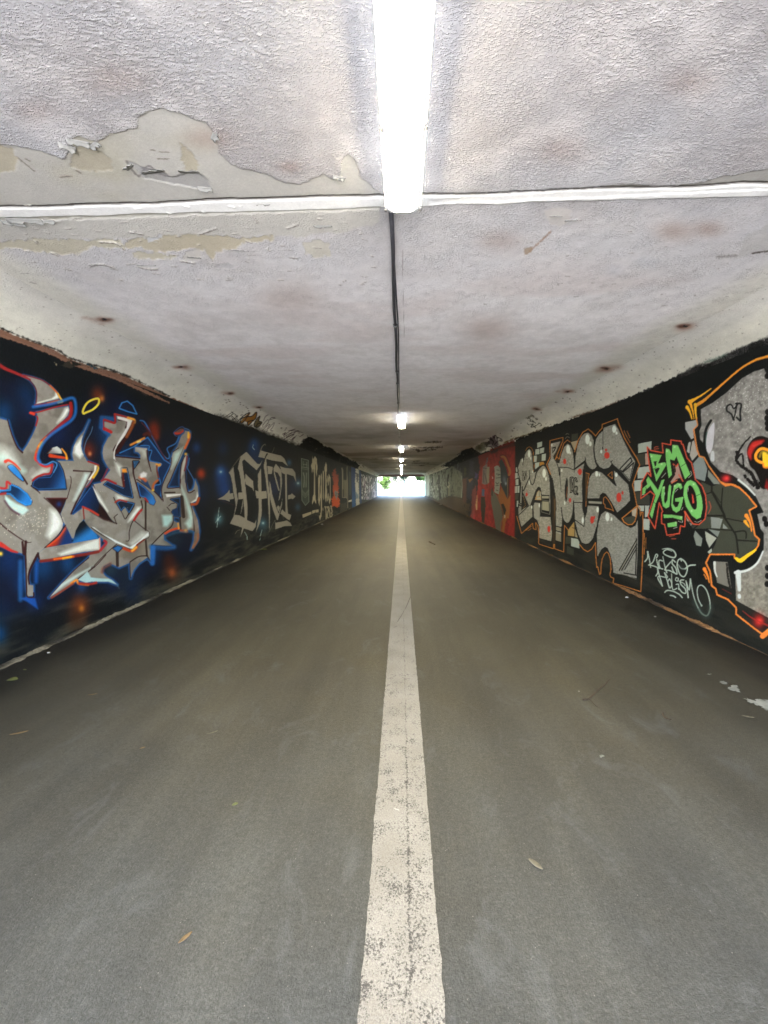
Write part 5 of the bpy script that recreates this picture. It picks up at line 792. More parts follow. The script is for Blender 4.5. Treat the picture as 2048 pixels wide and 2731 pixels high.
# ------------------------------------------------------------------ path, markings, ground
def asphalt():
    m, nt, b = mat_new('worn_asphalt'); v = objvec(nt); L = nt.links
    base = mixc(nt, ramp(nt, noise(nt, v, .9, 5, .6), [(.3, 0.), (.7, 1.)]), (.055, .047, .028), (.071, .063, .040))
    # painted light tint: lamp-warm brown deep inside, daylight grey by the mouth
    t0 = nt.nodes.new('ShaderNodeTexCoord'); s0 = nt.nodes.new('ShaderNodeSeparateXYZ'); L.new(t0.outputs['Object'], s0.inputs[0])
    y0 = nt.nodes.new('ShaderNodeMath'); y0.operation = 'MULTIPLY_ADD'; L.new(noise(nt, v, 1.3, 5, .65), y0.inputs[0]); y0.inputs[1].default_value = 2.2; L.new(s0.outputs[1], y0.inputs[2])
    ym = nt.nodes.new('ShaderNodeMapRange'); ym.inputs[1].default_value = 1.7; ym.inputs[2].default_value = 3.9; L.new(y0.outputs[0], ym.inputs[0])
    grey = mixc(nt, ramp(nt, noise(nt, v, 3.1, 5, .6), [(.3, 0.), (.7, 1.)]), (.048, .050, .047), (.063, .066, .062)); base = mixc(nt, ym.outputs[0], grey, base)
    big = ramp(nt, noise(nt, objvec(nt, (1, .35, 1)), 2.2, 6, .62, .4), [(.32, .80), (.7, 1.16)]); base = mixc(nt, 1.0, base, big, 'MULTIPLY')
    fine = ramp(nt, noise(nt, v, 150, 3.5, .85), [(.32, .62), (.5, .98), (.68, 1.5)]); base = mixc(nt, 1.0, base, fine, 'MULTIPLY')
    lane = ramp(nt, noise(nt, objvec(nt, (1, .05, 1)), 5, 4, .6), [(.3, .82), (.7, 1.16)]); base = mixc(nt, 1.0, base, lane, 'MULTIPLY')
    mid = ramp(nt, noise(nt, v, 55, 5, .75), [(.3, .70), (.7, 1.28)]); base = mixc(nt, 1.0, base, mid, 'MULTIPLY')
    dots = nt.nodes.new('ShaderNodeTexVoronoi'); dots.inputs['Scale'].default_value = 75; L.new(v, dots.inputs['Vector'])
    dm = ramp(nt, dots.outputs['Distance'], [(.05, 1.), (.12, 0.)]); rnd = ramp(nt, noise(nt, v, 22, 2), [(.56, 0.), (.62, 1.)])
    base = mixc(nt, mixc(nt, 1.0, dm, rnd, 'MULTIPLY'), base, (.25, .24, .21))
    pale = ramp(nt, noise(nt, objvec(nt, (1, .6, 1)), 5.5, 7, .72, .8), [(.55, 0.), (.76, .55)]); base = mixc(nt, pale, base, (.118, .124, .122))
    dk = ramp(nt, noise(nt, v, 9, 5, .7), [(.66, 0.), (.74, .55)]); base = mixc(nt, dk, base, (.035, .032, .026))
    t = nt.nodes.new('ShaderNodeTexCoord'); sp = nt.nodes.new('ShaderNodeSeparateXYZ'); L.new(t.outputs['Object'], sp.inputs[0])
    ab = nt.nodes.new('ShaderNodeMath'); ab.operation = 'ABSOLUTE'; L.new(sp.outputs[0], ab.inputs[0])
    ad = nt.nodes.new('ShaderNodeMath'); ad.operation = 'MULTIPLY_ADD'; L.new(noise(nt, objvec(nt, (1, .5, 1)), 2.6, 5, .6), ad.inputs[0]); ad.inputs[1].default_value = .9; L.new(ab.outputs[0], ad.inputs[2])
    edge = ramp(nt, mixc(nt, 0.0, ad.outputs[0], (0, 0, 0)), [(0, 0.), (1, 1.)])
    mr = nt.nodes.new('ShaderNodeMapRange'); mr.inputs[1].default_value = 1.75; mr.inputs[2].default_value = 2.85; mr.inputs[4].default_value = .78; L.new(ad.outputs[0], mr.inputs[0])  # dirt and contact shade painted darker towards both walls, in two bands
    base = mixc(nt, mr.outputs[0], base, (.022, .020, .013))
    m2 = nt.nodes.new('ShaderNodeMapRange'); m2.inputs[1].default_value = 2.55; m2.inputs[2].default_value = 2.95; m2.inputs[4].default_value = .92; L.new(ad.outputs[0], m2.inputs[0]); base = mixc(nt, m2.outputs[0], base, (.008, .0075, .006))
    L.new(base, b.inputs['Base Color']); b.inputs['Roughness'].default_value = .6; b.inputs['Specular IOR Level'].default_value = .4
    bump(nt, b, noise(nt, v, 170, 5, .75), .7, .007); return m, base
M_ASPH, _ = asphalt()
def grid_obj(name, xs, ys, zf, mat, parent=None):
    bm = bmesh.new(); g = [[bm.verts.new((x, y, zf(x, y))) for x in xs] for y in ys]
    for a, b in zip(g, g[1:]):
        for j in range(len(xs)-1): bm.faces.new((a[j], a[j+1], b[j+1], b[j]))
    return bm_obj(name, bm, mat, parent)
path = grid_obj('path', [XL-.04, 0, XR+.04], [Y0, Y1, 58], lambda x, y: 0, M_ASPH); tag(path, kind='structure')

def line_mat():
    m, nt, b = mat_new('worn_white_paint'); v = objvec(nt); L = nt.links
    t = nt.nodes.new('ShaderNodeTexCoord'); sp = nt.nodes.new('ShaderNodeSeparateXYZ'); L.new(t.outputs['Object'], sp.inputs[0])
    w = nt.nodes.new('ShaderNodeMapRange'); w.inputs[1].default_value = 4.5; w.inputs[2].default_value = .8; w.inputs[3].default_value = .025; w.inputs[4].default_value = .13; L.new(sp.outputs[1], w.inputs[0])
    n1 = noise(nt, v, 165, 5, .78); n2 = noise(nt, v, 14, 5, .65)
    s = nt.nodes.new('ShaderNodeMath'); s.operation = 'MULTIPLY_ADD'; L.new(n2, s.inputs[0]); s.inputs[1].default_value = .55; L.new(n1, s.inputs[2])
    s2 = nt.nodes.new('ShaderNodeMath'); s2.operation = 'ADD'; L.new(s.outputs[0], s2.inputs[0]); L.new(w.outputs[0], s2.inputs[1])
    # crack running along the stripe
    cx = nt.nodes.new('ShaderNodeMath'); cx.operation = 'MULTIPLY_ADD'; L.new(noise(nt, objvec(nt, (0, 1, 0)), 9, 3), cx.inputs[0]); cx.inputs[1].default_value = .022; L.new(sp.outputs[0], cx.inputs[2])
    c2 = nt.nodes.new('ShaderNodeMath'); c2.operation = 'SUBTRACT'; L.new(cx.outputs[0], c2.inputs[0]); c2.inputs[1].default_value = .037
    c3 = nt.nodes.new('ShaderNodeMath'); c3.operation = 'ABSOLUTE'; L.new(c2.outputs[0], c3.inputs[0])
    cm = nt.nodes.new('ShaderNodeMapRange'); cm.inputs[1].default_value = .006; cm.inputs[2].default_value = .001; cm.inputs[4].default_value = .085; L.new(c3.outputs[0], cm.inputs[0])
    s3 = nt.nodes.new('ShaderNodeMath'); s3.operation = 'ADD'; L.new(s2.outputs[0], s3.inputs[0]); L.new(cm.outputs[0], s3.inputs[1])
    chip = nt.nodes.new('ShaderNodeMapRange'); chip.inputs[1].default_value = .91; chip.inputs[2].default_value = 1.02; L.new(s3.outputs[0], chip.inputs[0])
    pc = mixc(nt, ramp(nt, noise(nt, v, 7, 5, .6), [(.3, 0.), (.7, 1.)]), (.205, .191, .162), (.275, .261, .23)); pc = mixc(nt, 1.0, pc, ramp(nt, noise(nt, v, 220, 3, .7), [(.3, .72), (.7, 1.22)]), 'MULTIPLY')
    L.new(mixc(nt, chip.outputs[0], pc, (.05, .046, .04)), b.inputs['Base Color']); b.inputs['Roughness'].default_value = .7
    inv = nt.nodes.new('ShaderNodeMath'); inv.operation = 'SUBTRACT'; inv.inputs[0].default_value = 1.3; L.new(s3.outputs[0], inv.inputs[1]); bump(nt, b, inv.outputs[0], .6, .008); return m
M_LINE = line_mat()
bm = bmesh.new(); R_ = random.Random(4); prev = None
ys_ = list(np.arange(Y0, 3, .008))+list(np.arange(3, 8, .03))+list(np.arange(8, 57, .4))
for y in ys_:
    k = 1 if y < 3 else .6; f = lambda s: (mnoise.noise((s, y*26, 0))*.0035+mnoise.noise((s, y*4, 3))*.004)*k
    a = bm.verts.new((-.092+f(1), y, .004)); b_ = bm.verts.new((.103+f(9), y, .004))
    if prev: bm.faces.new((prev[0], prev[1], b_, a))
    prev = (a, b_)
tag(bm_obj('centre_line', bm, M_LINE, path), 'worn off-white stripe with chipped paint')
M_SPILL = plain('spilled_paint', (.24, .25, .225), .6, var=.35, vs_=14, bumpy=.2)
def sheet(name, s, mat, parent, z=.004, rag=.012, n=8):
    q = smooth_curve(P(s), True, n); pts_ = [on_floor(u, v) for u, v in q]; R = random.Random(len(s))
    bm = bmesh.new(); vs2 = [bm.verts.new((p.x+R.uniform(-rag, rag), p.y+R.uniform(-rag, rag), z)) for p in pts_]; f = bm.faces.new(vs2); bmesh.ops.triangulate(bm, faces=[f]); return bm_obj(name, bm, mat, parent)
for k, s_ in enumerate(("W 1470,345 1540,360 1600,355 1670,362 1760,380 1800,470 1700,460 1620,425 1560,395 1500,370", "W 1270,212 1300,208 1330,222 1310,230 1280,224", "W 1365,250 1385,238 1415,246 1410,262 1440,300 1400,290 1340,272", "W 300,812 322,808 330,820 310,824", "W 1170,150 1195,150 1190,156 1172,156")):
    o = sheet('paint_spill', s_, M_SPILL, path, .004+k*.0006, .006 if k else .012)

# crumbs, grit and leaf mould along the foot of each wall
M_DIRT, nt_, b_ = mat_new('grit'); va = nt_.nodes.new('ShaderNodeAttribute'); va.attribute_name = 'paint'; vv = objvec(nt_)
nt_.links.new(mixc(nt_, 1.0, va.outputs['Color'], ramp(nt_, noise(nt_, vv, 70, 4, .7), [(.3, .5), (.7, 1.45)]), 'MULTIPLY'), b_.inputs['Base Color']); b_.inputs['Roughness'].default_value = .95; bump(nt_, b_, noise(nt_, vv, 120, 4, .7), .8, .01)
def ridge(x, sgn, c1, c2, lab):
    ys = np.concatenate([np.arange(Y0, 8, .012), np.arange(8, 20, .06), np.arange(20, Y1, .4)]); n = len(ys)
    w = .008+.085*np.clip(fbm(ys*2.3, ys*0+1, 3 if sgn > 0 else 8, 5)*2.9-1.15, 0, 1); w = np.minimum(w, .045)*(.6+.8*vn(ys*30, ys*0, 77)); hh = .004+.026*fbm(ys*6, ys*0+5, 12, 5)*(w/.06)
    prof = ((0, 1.0), (.25, .9), (.55, .45), (.8, .12), (1, -.12)); X = np.zeros((n, 5, 3)); C = np.zeros((n, 5, 3))
    for j, (a, h) in enumerate(prof):
        jit = (vn(ys*45, ys*0+j*3, 6+j)-.5)
        X[:, j, 0] = x+sgn*(a*w*(1+jit*.5)-.004); X[:, j, 1] = ys; X[:, j, 2] = h*hh*(1+jit*.9)+.0005
        mix = sst(.35, .65, fbm(ys*3.3, ys*0+j*.3, 14, 3))[:, None]; C[:, j] = lin(c1)[None]*(1-mix)+lin(c2)[None]*mix
    me = bpy.data.meshes.new('dirt_ridge'); F = [(i*5+j, i*5+5+j, i*5+6+j, i*5+1+j) for i in range(n-1) for j in range(4)]
    me.from_pydata(X.reshape(-1, 3).tolist(), [], F); at = me.color_attributes.new('paint', 'FLOAT_COLOR', 'POINT'); at.data.foreach_set('color', np.hstack([C.reshape(-1, 3), np.ones((n*5, 1))]).astype(np.float32).ravel())
    o = link_mesh('dirt_ridge', me, M_DIRT); tag(o, lab, 'grit', kind='stuff')
ridge(XL, 1, (118, 112, 96), (44, 40, 33), 'thin grey line of grit along the foot of the blue wall')
ridge(XR, -1, (132, 96, 58), (58, 46, 33), 'rusty brown line of grit and leaf mould along the right wall')

# ------------------------------------------------------------------ lamps and conduit under the soffit
M_TRAY = plain('lamp_tray', (.74, .75, .76), .45, var=.05, vs_=20)
M_CLIP = plain('lamp_clip', (.16, .16, .17), .4, var=.1, vs_=40)
def emis(name, c, e):
    m, nt, b = mat_new(name); b.inputs['Base Color'].default_value = (.8, .8, .8, 1); b.inputs['Roughness'].default_value = .3
    b.inputs['Emission Color'].default_value = c+(1,); b.inputs['Emission Strength'].default_value = e; return m
M_GLOW = emis('lit_lamp_cover', (1.0, .88, .60), LAMP_E); M_EDGE = emis('lamp_cover_rim', (.90, .95, 1.0), .27)
M_RIM = emis('lamp_cover_frosted', (.97, .985, 1.0), .04)
M_RIM.node_tree.nodes['Principled BSDF'].inputs['Base Color'].default_value = (.3, .3, .31, 1)
LL = 1.25
def rect(w, y, z, r=.0): return [(-w/2, y, z), (w/2, y, z)]
def make_lamp():
    root = empty('ceiling_lamp'); bm = bmesh.new()
    h = LL/2
    ring = lambda w, L, z, c: [(-w/2+c, -L/2, z), (w/2-c, -L/2, z), (w/2, -L/2+c, z), (w/2, L/2-c, z), (w/2-c, L/2, z), (-w/2+c, L/2, z), (-w/2, L/2-c, z), (-w/2, -L/2+c, z)]
    add_loft(bm, [ring(.112, LL-.04, .006, .012), ring(.118, LL-.034, -.026, .012), ring(.122, LL-.030, -.032, .012)])
    tray = bm_obj('housing', bm, M_TRAY, root)
    bm = bmesh.new(); add_loft(bm, [ring(.122, LL-.030, -.0322, .012), ring(.150, LL-.004, -.040, .02), ring(.152, LL-.002, -.050, .02), ring(.149, LL-.010, -.068, .02)], caps=False); bm_obj('cover_side', bm, M_EDGE, root)
    bm = bmesh.new(); add_loft(bm, [ring(.148, LL-.010, -.0682, .02), ring(.140, LL-.03, -.080, .024), ring(.122, LL-.06, -.090, .026), ring(.116, LL-.075, -.0915, .024)], caps=False); bm_obj('cover_edge', bm, M_RIM, root)
    bm = bmesh.new(); add_loft(bm, [ring(.116, LL-.075, -.0916, .024), ring(.108, LL-.09, -.097, .024), ring(.09, LL-.12, -.099, .024)]); bm_obj('diffuser', bm, M_GLOW, root)
    for s in (-1, 1):
        for k in range(4):
            y = (-h+.03, -h+.42, h-.42, h-.03)[k]
            bm = bmesh.new(); add_box(bm, (s*.0735, y, -.076), (.012, .018, .014), .003); bm_obj('clip', bm, M_CLIP, root)
    return root
def copy_tree(o, parent=None):
    c = o.copy(); col.objects.link(c); c.parent = parent
    for ch in list(o.children): copy_tree(ch, c)
    return c
lamp0 = make_lamp(); LY = [1.82-LL, 7.0, 12.6, 18.2, 23.8, 29.2, 34.6, 40.2]
words = ['nearest white fluorescent lamp on the ceiling, glaring at the top of the picture', 'second lamp along the ceiling, a small glowing box at the end of the dark conduit', 'third ceiling lamp from the viewer, just before the second ceiling joint', 'fourth ceiling lamp from the viewer, a small white glow', 'fifth ceiling lamp from the viewer, halfway to the far mouth', 'sixth ceiling lamp from the viewer, a tiny glow', 'seventh ceiling lamp from the viewer, near the far mouth', 'farthest ceiling lamp, last before the exit beam']
for k, y in enumerate(LY):
    o = lamp0 if k == 0 else copy_tree(lamp0); o.location = (.004, y+LL/2, ZC); tag(o, words[k], 'lamp', 'lamps in a row along the ceiling')
M_PIPE = plain('conduit_dark', (.045, .045, .055), .5, var=.2, vs_=20); M_PIPEL = plain('conduit_pale', (.75, .75, .74), .4, var=.15, vs_=12); M_GLAND = plain('gland_grey', (.30, .30, .31), .5, var=.1, vs_=30)
cl = {0: [1.86, 3.2, 4.46, 4.97, 6.13]}
cwords = ['dark round conduit clipped to the ceiling between the two nearest lamps', 'pale conduit on the ceiling past the second lamp', 'pale conduit on the ceiling between third and fourth lamps', 'pale conduit on the ceiling between fourth and fifth lamps', 'pale conduit on the ceiling between fifth and sixth lamps', 'pale conduit on the ceiling between sixth and seventh lamps', 'last length of pale conduit before the farthest lamp']
for k in range(len(LY)-1):
    a, b = LY[k]+LL-.01, LY[k+1]+.01; root = empty('cable_conduit', (-.05, (a+b)/2, ZC-.014)); h = (b-a)/2; r = .0105 if k == 0 else .014
    bm = bmesh.new(); nseg = 14; add_tube(bm, [(.004*math.sin(i*1.7), -h+2*h*i/nseg, 0) for i in range(nseg+1)], r, 10); bm_obj('pipe', bm, M_PIPE if k == 0 else M_PIPEL, root, True)
    if k == 0:
        bm = bmesh.new(); add_tube(bm, [(.006, -h+.45, .004), (.024, -h+1.5, .006), (.020, 0, .006), (.024, h, .006)], .005, 6); bm_obj('cable', bm, M_PIPE, root, True)
        bm = bmesh.new(); add_tube(bm, [(0, -h, 0), (0, -h+.02, 0), (0, -h+.025, 0), (0, -h+.055, 0), (0, -h+.06, 0), (0, -h+.075, 0)], [.017, .017, .023, .023, .016, .014], 12); bm_obj('cable_gland', bm, M_GLAND, root)
    for y in cl.get(k, list(np.arange(a+.8, b, 1.3))):
        y0 = y-(a+b)/2; bm = bmesh.new(); add_box(bm, (0, y0, .003), (r*3.2, .022, r*1.5), .003); add_tube(bm, [(0, y0-.012, -.001), (0, y0+.012, -.001)], r*1.3, 10); bm_obj('clamp', bm, M_CLIP if k == 0 else M_GLAND, root)
    tag(root, cwords[k], 'conduit', 'conduit runs between the ceiling lamps')

# ------------------------------------------------------------------ small litter on the path
M_LEAFG = plain('green_leaf', (.13, .145, .05), .6, var=.3, vs_=60); M_LEAFB = plain('pale_dry_leaf', (.14, .128, .092), .7, var=.3, vs_=60); M_LEAFO = plain('tan_leaf', (.17, .115, .055), .7, var=.3, vs_=60); M_TWIG = plain('twig', (.05, .035, .022), .8, var=.3, vs_=40); M_PAPER = plain('litter_paper', (.34, .33, .30), .7, var=.15, vs_=30)
def leaf(u, v, L, w, ang, mat, lab, curl=.25):
    c = on_floor(u, v); bm = bmesh.new(); rows = []; n = 9
    for i in range(n):
        t = i/(n-1); ww = w*math.sin(math.pi*min(1, t*.92+.04))**.8/2; z = .004+L*curl*(t-.5)**2
        rows.append([bm.verts.new(((t-.5)*L, s*ww, z+abs(s)*ww*.5)) for s in (-1, 0, 1)])
    for a, b in zip(rows, rows[1:]):
        for j in range(2): bm.faces.new((a[j], a[j+1], b[j+1], b[j]))
    o = bm_obj('leaf', bm, mat, None, True); o.location = c; o.rotation_euler = (0, 0, ang); sm = o.modifiers.new('t', 'SOLIDIFY'); sm.thickness = .0012; tag(o, lab, 'leaf', 'fallen leaves on the path')
for a in ((627, 2148, .022, .012, .5, M_LEAFG, 'small yellow-green leaf lying alone on the open asphalt left of the stripe'), (1428, 2309, .046, .016, -.8, M_LEAFB, 'large pale dry leaf right of the white stripe'), (494, 2505, .035, .010, .9, M_LEAFO, 'thin brown leaf nearest the viewer, left of the stripe'),
        (380, 1997, .022, .009, .6, M_LEAFO, 'short tan leaf sliver in the middle of the left lane'), (51, 1958, .07, .013, .5, M_LEAFO, 'long tan leaf sliver at the left edge of the path'), (33, 1816, .055, .045, .3, M_LEAFG, 'round green leaf beside the foot of the blue wall'),
        (247, 1854, .045, .008, .4, M_LEAFO, 'narrow tan sliver near the blue wall'), (567, 1956, .05, .008, .6, M_LEAFB, 'pale curled sliver left of the stripe'), (1995, 1914, .05, .014, -.3, M_LEAFB, 'pale leaf sliver beside the white paint spill'), (704, 1467, .11, .07, .2, M_LEAFG, 'yellowish leaf beside the blackletter graffiti wall'),
        (66, 1788, .03, .012, -.3, M_LEAFG, 'tiny green leaf by the grit line'), (1058, 2161, .022, .005, -.4, M_PAPER, 'pale splinter lying on the white stripe')): leaf(*a)
def twig(pts_, r, lab):
    q = smooth_curve(np.array([list(on_floor(u, v)) for u, v in pts_]), False, 5); bm = bmesh.new(); add_tube(bm, [(p[0], p[1], .005+.003*math.sin(i*.8)) for i, p in enumerate(q)], [r*(1-.5*i/len(q)) for i in range(len(q))], 6)
    o = bm_obj('twig', bm, M_TWIG, None, True); tag(o, lab, 'twig', 'twigs on the path')
twig(((1554, 1869), (1570, 1865), (1596, 1842), (1615, 1826), (1627, 1814)), .0045, 'long curved brown twig on the right lane'); twig(((1768, 1905), (1771, 1913), (1791, 1924)), .005, 'short dark bent twig near the right wall'); twig(((1571, 1868), (1585, 1880), (1598, 1891)), .002, 'thin dark stem below the curved twig')
twig(((1145, 1446), (1152, 1449), (1160, 1453)), .02, 'dark stick far along the right lane'); twig(((1096, 1590), (1082, 1622), (1060, 1660)), .003, 'fine dark stem crossing the stripe')
def scrap(u, v, s, lab, x=None):
    c = on_floor(u, v); R = random.Random(int(u)); bm = bmesh.new(); n = 7
    ring = [(s*(.6+.5*R.random())*math.cos(6.283*i/n), s*(.5+.4*R.random())*math.sin(6.283*i/n)) for i in range(n)]
    top = [bm.verts.new((a*.7, b*.7, s*(.35+.3*R.random()))) for a, b in ring]; bot = [bm.verts.new((a, b, .001)) for a, b in ring]
    for i in range(n): bm.faces.new((bot[i], bot[(i+1) % n], top[(i+1) % n], top[i]))
    bm.faces.new(top); bm.faces.new(bot[::-1]); o = bm_obj('litter_scrap', bm, M_PAPER); o.location = c; tag(o, lab, 'litter', 'scraps of litter along the walls')
for a in ((1671, 1594, .02, 'white cigarette-sized scrap under the silver bubble letters'), (1175, 1346, .09, 'white scrap of litter far along the right wall'), (858, 1399, .05, 'white scrap under the gothic lettering'), (692, 1437, .03, 'pale crumb under the blackletter letters'), (130, 1741, .012, 'small white crumb on the left grit line'), (1747, 1645, .012, 'pale chip at the foot of the KCKSO tag'), (1544, 1844, .006, 'tiny white pebble by the curved twig')): scrap(*a)
c_bit = P("E 450,1395")[0]; wy = wall_y(c_bit[0], XL+.03)
o = None

# ------------------------------------------------------------------ far mouth and what stands outside
M_BEAM = plain('pink_beam_paint', (.30, .17, .16), .8, var=.3, vs_=6, bumpy=.2)
bm = bmesh.new(); add_box(bm, ((XL+XR)/2, Y1+.25, (2.2+2.62)/2), (XR-XL+.5, .46, .42), .01); o = bm_obj('portal_beam', bm, M_BEAM); tag(o, 'concrete beam with faded pink paint across the far mouth', 'beam')
M_EARTH = plain('embankment_turf', (.07, .09, .035), .95, var=.4, vs_=3, bumpy=.5)
bm = bmesh.new()
for x0, x1, z0, z1 in ((-30, XL-.06, -.3, 3.4), (XR+.06, 30, -.3, 3.4), (XL-.05, XR+.05, 2.66, 3.38)): add_box(bm, ((x0+x1)/2, (Y0+Y1)/2, (z0+z1)/2), (x1-x0, Y1-Y0-.02, z1-z0))
tag(bm_obj('embankment', bm, M_EARTH), kind='structure')
GH = lambda x, y: -.03+1.55*float(sst(58, 84, y))+.6*float(sst(95, 200, y))
M_GRASS = plain('mown_grass', (.03, .055, .014), .95, var=.35, vs_=1.5, bumpy=.5)
grid_obj('ground', [-400, -120, -40, -20, -10, -4, 0, 4, 10, 20, 40, 120, 400], [-300, -60, -14, 20, 45, 52, 56, 58, 60, 62, 64, 66, 68, 70, 72, 74, 76, 78, 80, 82, 84, 90, 100, 140, 200, 800], GH, M_GRASS)['kind'] = 'structure'
M_PAVE = plain('pale_paving', (.41, .40, .39), .9, var=.12, vs_=2, bumpy=.2)
M_FORE = plain('grey_paving', (.16, .155, .15), .9, var=.12, vs_=2)
o = grid_obj('forecourt', [-2.0, -.4, 1.0], [58, 60, 62, 64, 66, 68, 70, 72, 74, 76, 78, 80, 82, 84, 92], lambda x, y: GH(x, y)+.03, M_FORE); tag(o, kind='structure')
o = grid_obj('road', [-60, 0, 60], [84.5, 92], lambda x, y: GH(x, y)+.06, M_FORE); tag(o, kind='structure')
o = grid_obj('bounce_paving', [-14, 0, 14], [-16, Y0-.004], lambda x, y: 0, M_PAVE); tag(o, kind='structure')  # unseen behind the camera; added pale to bounce daylight onto the soffit
M_BARK = plain('bark', (.07, .055, .04), .9, var=.3, vs_=8, bumpy=.6)
def leafmat(name, c):
    m, nt, b = mat_new(name); oi = nt.nodes.new('ShaderNodeNewGeometry'); v = objvec(nt)
    lo = tuple(x*.6 for x in c); hi = tuple(x*1.5 for x in c)
    nt.links.new(mixc(nt, oi.outputs['Random Per Island'], lo, hi), b.inputs['Base Color']); b.inputs['Roughness'].default_value = .8; b.inputs['Specular IOR Level'].default_value = .08; return m
M_LF = leafmat('foliage_green', (.014, .030, .009)); M_LF2 = leafmat('foliage_blue_green', (.008, .020, .014)); M_LF3 = leafmat('foliage_light', (.03, .055, .012))
def plant(name, lab, cat, x, y, hgt, rad, trunk_h, n, ls, mat, seed, group=None):
    R = random.Random(seed); root = empty(name, (x, y, GH(x, y))); bm = bmesh.new(); tips = []
    top = trunk_h+hgt*.25; add_tube(bm, [(0, 0, -.1), (R.uniform(-.05, .05)*hgt*.2, 0, trunk_h*.5), (R.uniform(-.1, .1), 0, top)], [hgt*.022, hgt*.018, hgt*.010], 8)
    for k in range(9):
        a = R.uniform(0, 6.28); z = trunk_h*R.uniform(.7, 1.1); q = Vector((math.cos(a)*rad*R.uniform(.4, .8), math.sin(a)*rad*R.uniform(.4, .8), z+(hgt-z)*R.uniform(.25, .8))); add_tube(bm, [(0, 0, z), q*.5+Vector((0, 0, z*.55)), q], [hgt*.010, hgt*.007, hgt*.003], 6); tips.append(q)
    bm_obj('trunk', bm, M_BARK, root)
    cl_ = [(t, rad*R.uniform(.25, .45)) for t in tips]+[(Vector((R.gauss(0, .35)*rad, R.gauss(0, .35)*rad, trunk_h+(hgt-trunk_h)*R.uniform(.2, .92))), rad*R.uniform(.2, .4)) for _ in range(12)]
    bm = bmesh.new()
    for _ in range(n):
        c, r = R.choice(cl_); d = Vector((R.gauss(0, 1), R.gauss(0, 1), R.gauss(0, .8))).normalized()*r*R.random()**.4; p = c+d
        a = Vector((R.gauss(0, 1), R.gauss(0, 1), R.gauss(0, 1))).normalized(); b = a.orthogonal().normalized(); s = ls*R.uniform(.6, 1.3)
        bm.faces.new([bm.verts.new(p+a*s), bm.verts.new(p+b*s*.45), bm.verts.new(p-a*s), bm.verts.new(p-b*s*.45)])
    bm_obj('crown', bm, mat, root); tag(root, lab, cat, group)
plant('shrub', 'leafy green shrub beyond the far mouth, behind the bin', 'shrub', -2.45, 57.5, 2.5, 1.15, .5, 1500, .11, M_LF3, 1)
plant('tree', 'dark tree with leaning trunk, left of the path outside', 'tree', -3.0, 98, 4.6, 2.0, .9, 2600, .2, M_LF2, 2, 'trees outside the far mouth')
plant('tree', 'dense blue-green tree straight beyond the exit', 'tree', -.6, 106, 4.4, 2.4, .3, 3600, .2, M_LF2, 3, 'trees outside the far mouth')
plant('tree', 'pale green tree behind the parked car', 'tree', 4.0, 103, 4.6, 2.4, .4, 3000, .2, M_LF, 4, 'trees outside the far mouth')
plant('tree', 'broad tree at the right edge of the exit', 'tree', 7.4, 112, 5, 2.8, .4, 3000, .22, M_LF, 5, 'trees outside the far mouth')
plant('tree', 'tall tree at the left edge of the exit', 'tree', -7.0, 104, 5, 2.6, .4, 2800, .22, M_LF3, 6, 'trees outside the far mouth')
M_BIN = plain('bin_grey', (.045, .042, .04), .7, var=.2, vs_=8); M_POST = plain('post_dark', (.015, .015, .015), .6, var=.2, vs_=8); M_SIGN = plain('sign_blue', (.008, .02, .05), .5, var=.1, vs_=8); M_WHITE = plain('car_white', (.75, .75, .75), .35, var=.03, vs_=4); M_GLASS = plain('car_glass', (.03, .035, .04), .15, var=.05, vs_=4); M_TYRE = plain('tyre', (.03, .03, .03), .8, var=.1, vs_=10); M_RED = plain('tail_red', (.35, .02, .02), .3, var=.05, vs_=8)
root = empty('litter_bin', (-2.33, 54, 0)); bm = bmesh.new(); add_box(bm, (0, 0, .33), (.38, .36, .58), .03); bm_obj('body', bm, M_BIN, root); bm = bmesh.new(); add_box(bm, (0, 0, .64), (.42, .40, .04), .012); bm_obj('lid', bm, M_BIN, root); bm = bmesh.new(); add_box(bm, (-.06, 0, .02), (.56, .5, .04), .008); bm_obj('base', bm, M_BIN, root); tag(root, 'square grey litter bin outside the far mouth, under the shrub', 'bin')
for x, y, lab in ((.9, 61, 'thin dark bollard nearest the path outside'), (2.35, 68, 'thin dark bollard on the grass, farther right')):
    root = empty('bollard', (x, y, GH(x, y))); bm = bmesh.new(); add_tube(bm, [(0, 0, 0), (0, 0, .68)], .05, 10); bm_obj('post', bm, M_POST, root); bm = bmesh.new(); add_tube(bm, [(0, 0, .68), (0, 0, .73), (0, 0, .76)], [.06, .06, .03], 10); bm_obj('cap', bm, M_POST, root); tag(root, lab, 'bollard', 'bollards outside the far mouth')
root = empty('road_sign', (.52, 70, GH(.5, 70))); bm = bmesh.new(); add_tube(bm, [(0, 0, 0), (0, 0, 1.35)], .025, 8); bm_obj('pole', bm, M_POST, root); bm = bmesh.new(); add_box(bm, (0, -.03, 1.12), (.34, .02, .42), .006); bm_obj('sign_panel', bm, M_SIGN, root); tag(root, 'small blue sign on a post beyond the exit', 'sign')
cx_, cy_ = -.0, 86.5; cp = on_depth(960+1026*.13563, 1291, 86.5); root = empty('parked_car', (cp.x, cy_+2, GH(0, 86.5)+.06))
bm = bmesh.new(); sec = lambda y, w, z0, z1, c: [(-w/2+c, y, z0), (w/2-c, y, z0), (w/2, y, z0+c), (w/2, y, z1-c), (w/2-c, y, z1), (-w/2+c, y, z1), (-w/2, y, z1-c), (-w/2, y, z0+c)]
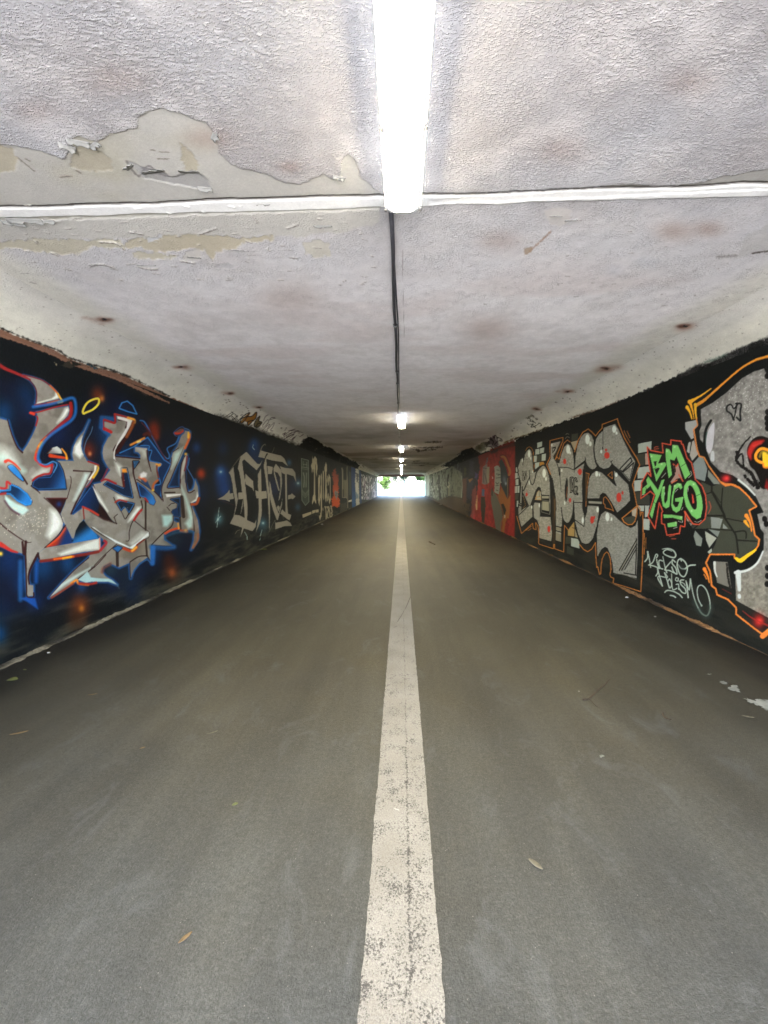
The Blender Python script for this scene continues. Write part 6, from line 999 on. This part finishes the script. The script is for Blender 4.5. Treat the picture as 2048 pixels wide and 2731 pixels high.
add_loft(bm, [sec(-2.05, 1.5, .35, .85, .08), sec(-1.9, 1.72, .25, .95, .1), sec(1.2, 1.74, .22, .95, .1), sec(1.9, 1.68, .25, .8, .1), sec(2.1, 1.45, .35, .65, .08)]); add_loft(bm, [sec(-1.95, 1.45, .92, 1.1, .06), sec(-1.55, 1.36, .92, 1.42, .08), sec(.1, 1.36, .92, 1.46, .08), sec(.95, 1.45, .92, 1.0, .03)]); bm_obj('body', bm, M_WHITE, root)
bm = bmesh.new(); add_box(bm, (0, -1.80, 1.2), (1.15, .03, .27), .01, Matrix.Rotation(-.9, 3, 'X')); bm_obj('rear_window', bm, M_GLASS, root)
for sx in (-1, 1):
    bm = bmesh.new(); add_box(bm, (sx*.69, -.5, 1.2), (.03, 1.7, .26), .01); bm_obj('side_window', bm, M_GLASS, root); bm = bmesh.new(); add_box(bm, (sx*.72, -2.0, .78), (.2, .1, .2), .02); bm_obj('tail_light', bm, M_RED, root)
    for yy_ in (-1.3, 1.3):
        bm = bmesh.new(); add_tube(bm, [(sx*.66, yy_, .31), (sx*.86, yy_, .31)], .31, 18); w_o = bm_obj('wheel', bm, M_TYRE, root)
tag(root, 'white car parked on the road beyond the exit', 'car')
M_HW = plain('house_render', (.5, .5, .47), .9, var=.08, vs_=2); M_HR = plain('house_roof', (.02, .03, .034), .8, var=.2, vs_=4)
hx = 9.5; root = empty('house', (hx, 138, GH(0, 138))); bm = bmesh.new(); add_box(bm, (0, 0, 1.6), (9, 7, 3.4), .02); bm_obj('wall', bm, M_HW, root)
bm = bmesh.new(); add_loft(bm, [[(-4.8, -4, 3.2), (4.8, -4, 3.2), (4.8, 4, 3.2), (-4.8, 4, 3.2)], [(-4.2, -.1, 5.4), (4.2, -.1, 5.4), (4.2, .1, 5.4), (-4.2, .1, 5.4)]]); bm_obj('roof', bm, M_HR, root)
for x in (-2.6, 0, 2.6):
    bm = bmesh.new(); add_box(bm, (x, -3.52, 1.9), (1.2, .1, 1.2), .01); bm_obj('window', bm, M_GLASS, root)
tag(root, 'pale house with grey-green roof far beyond the exit', 'house')
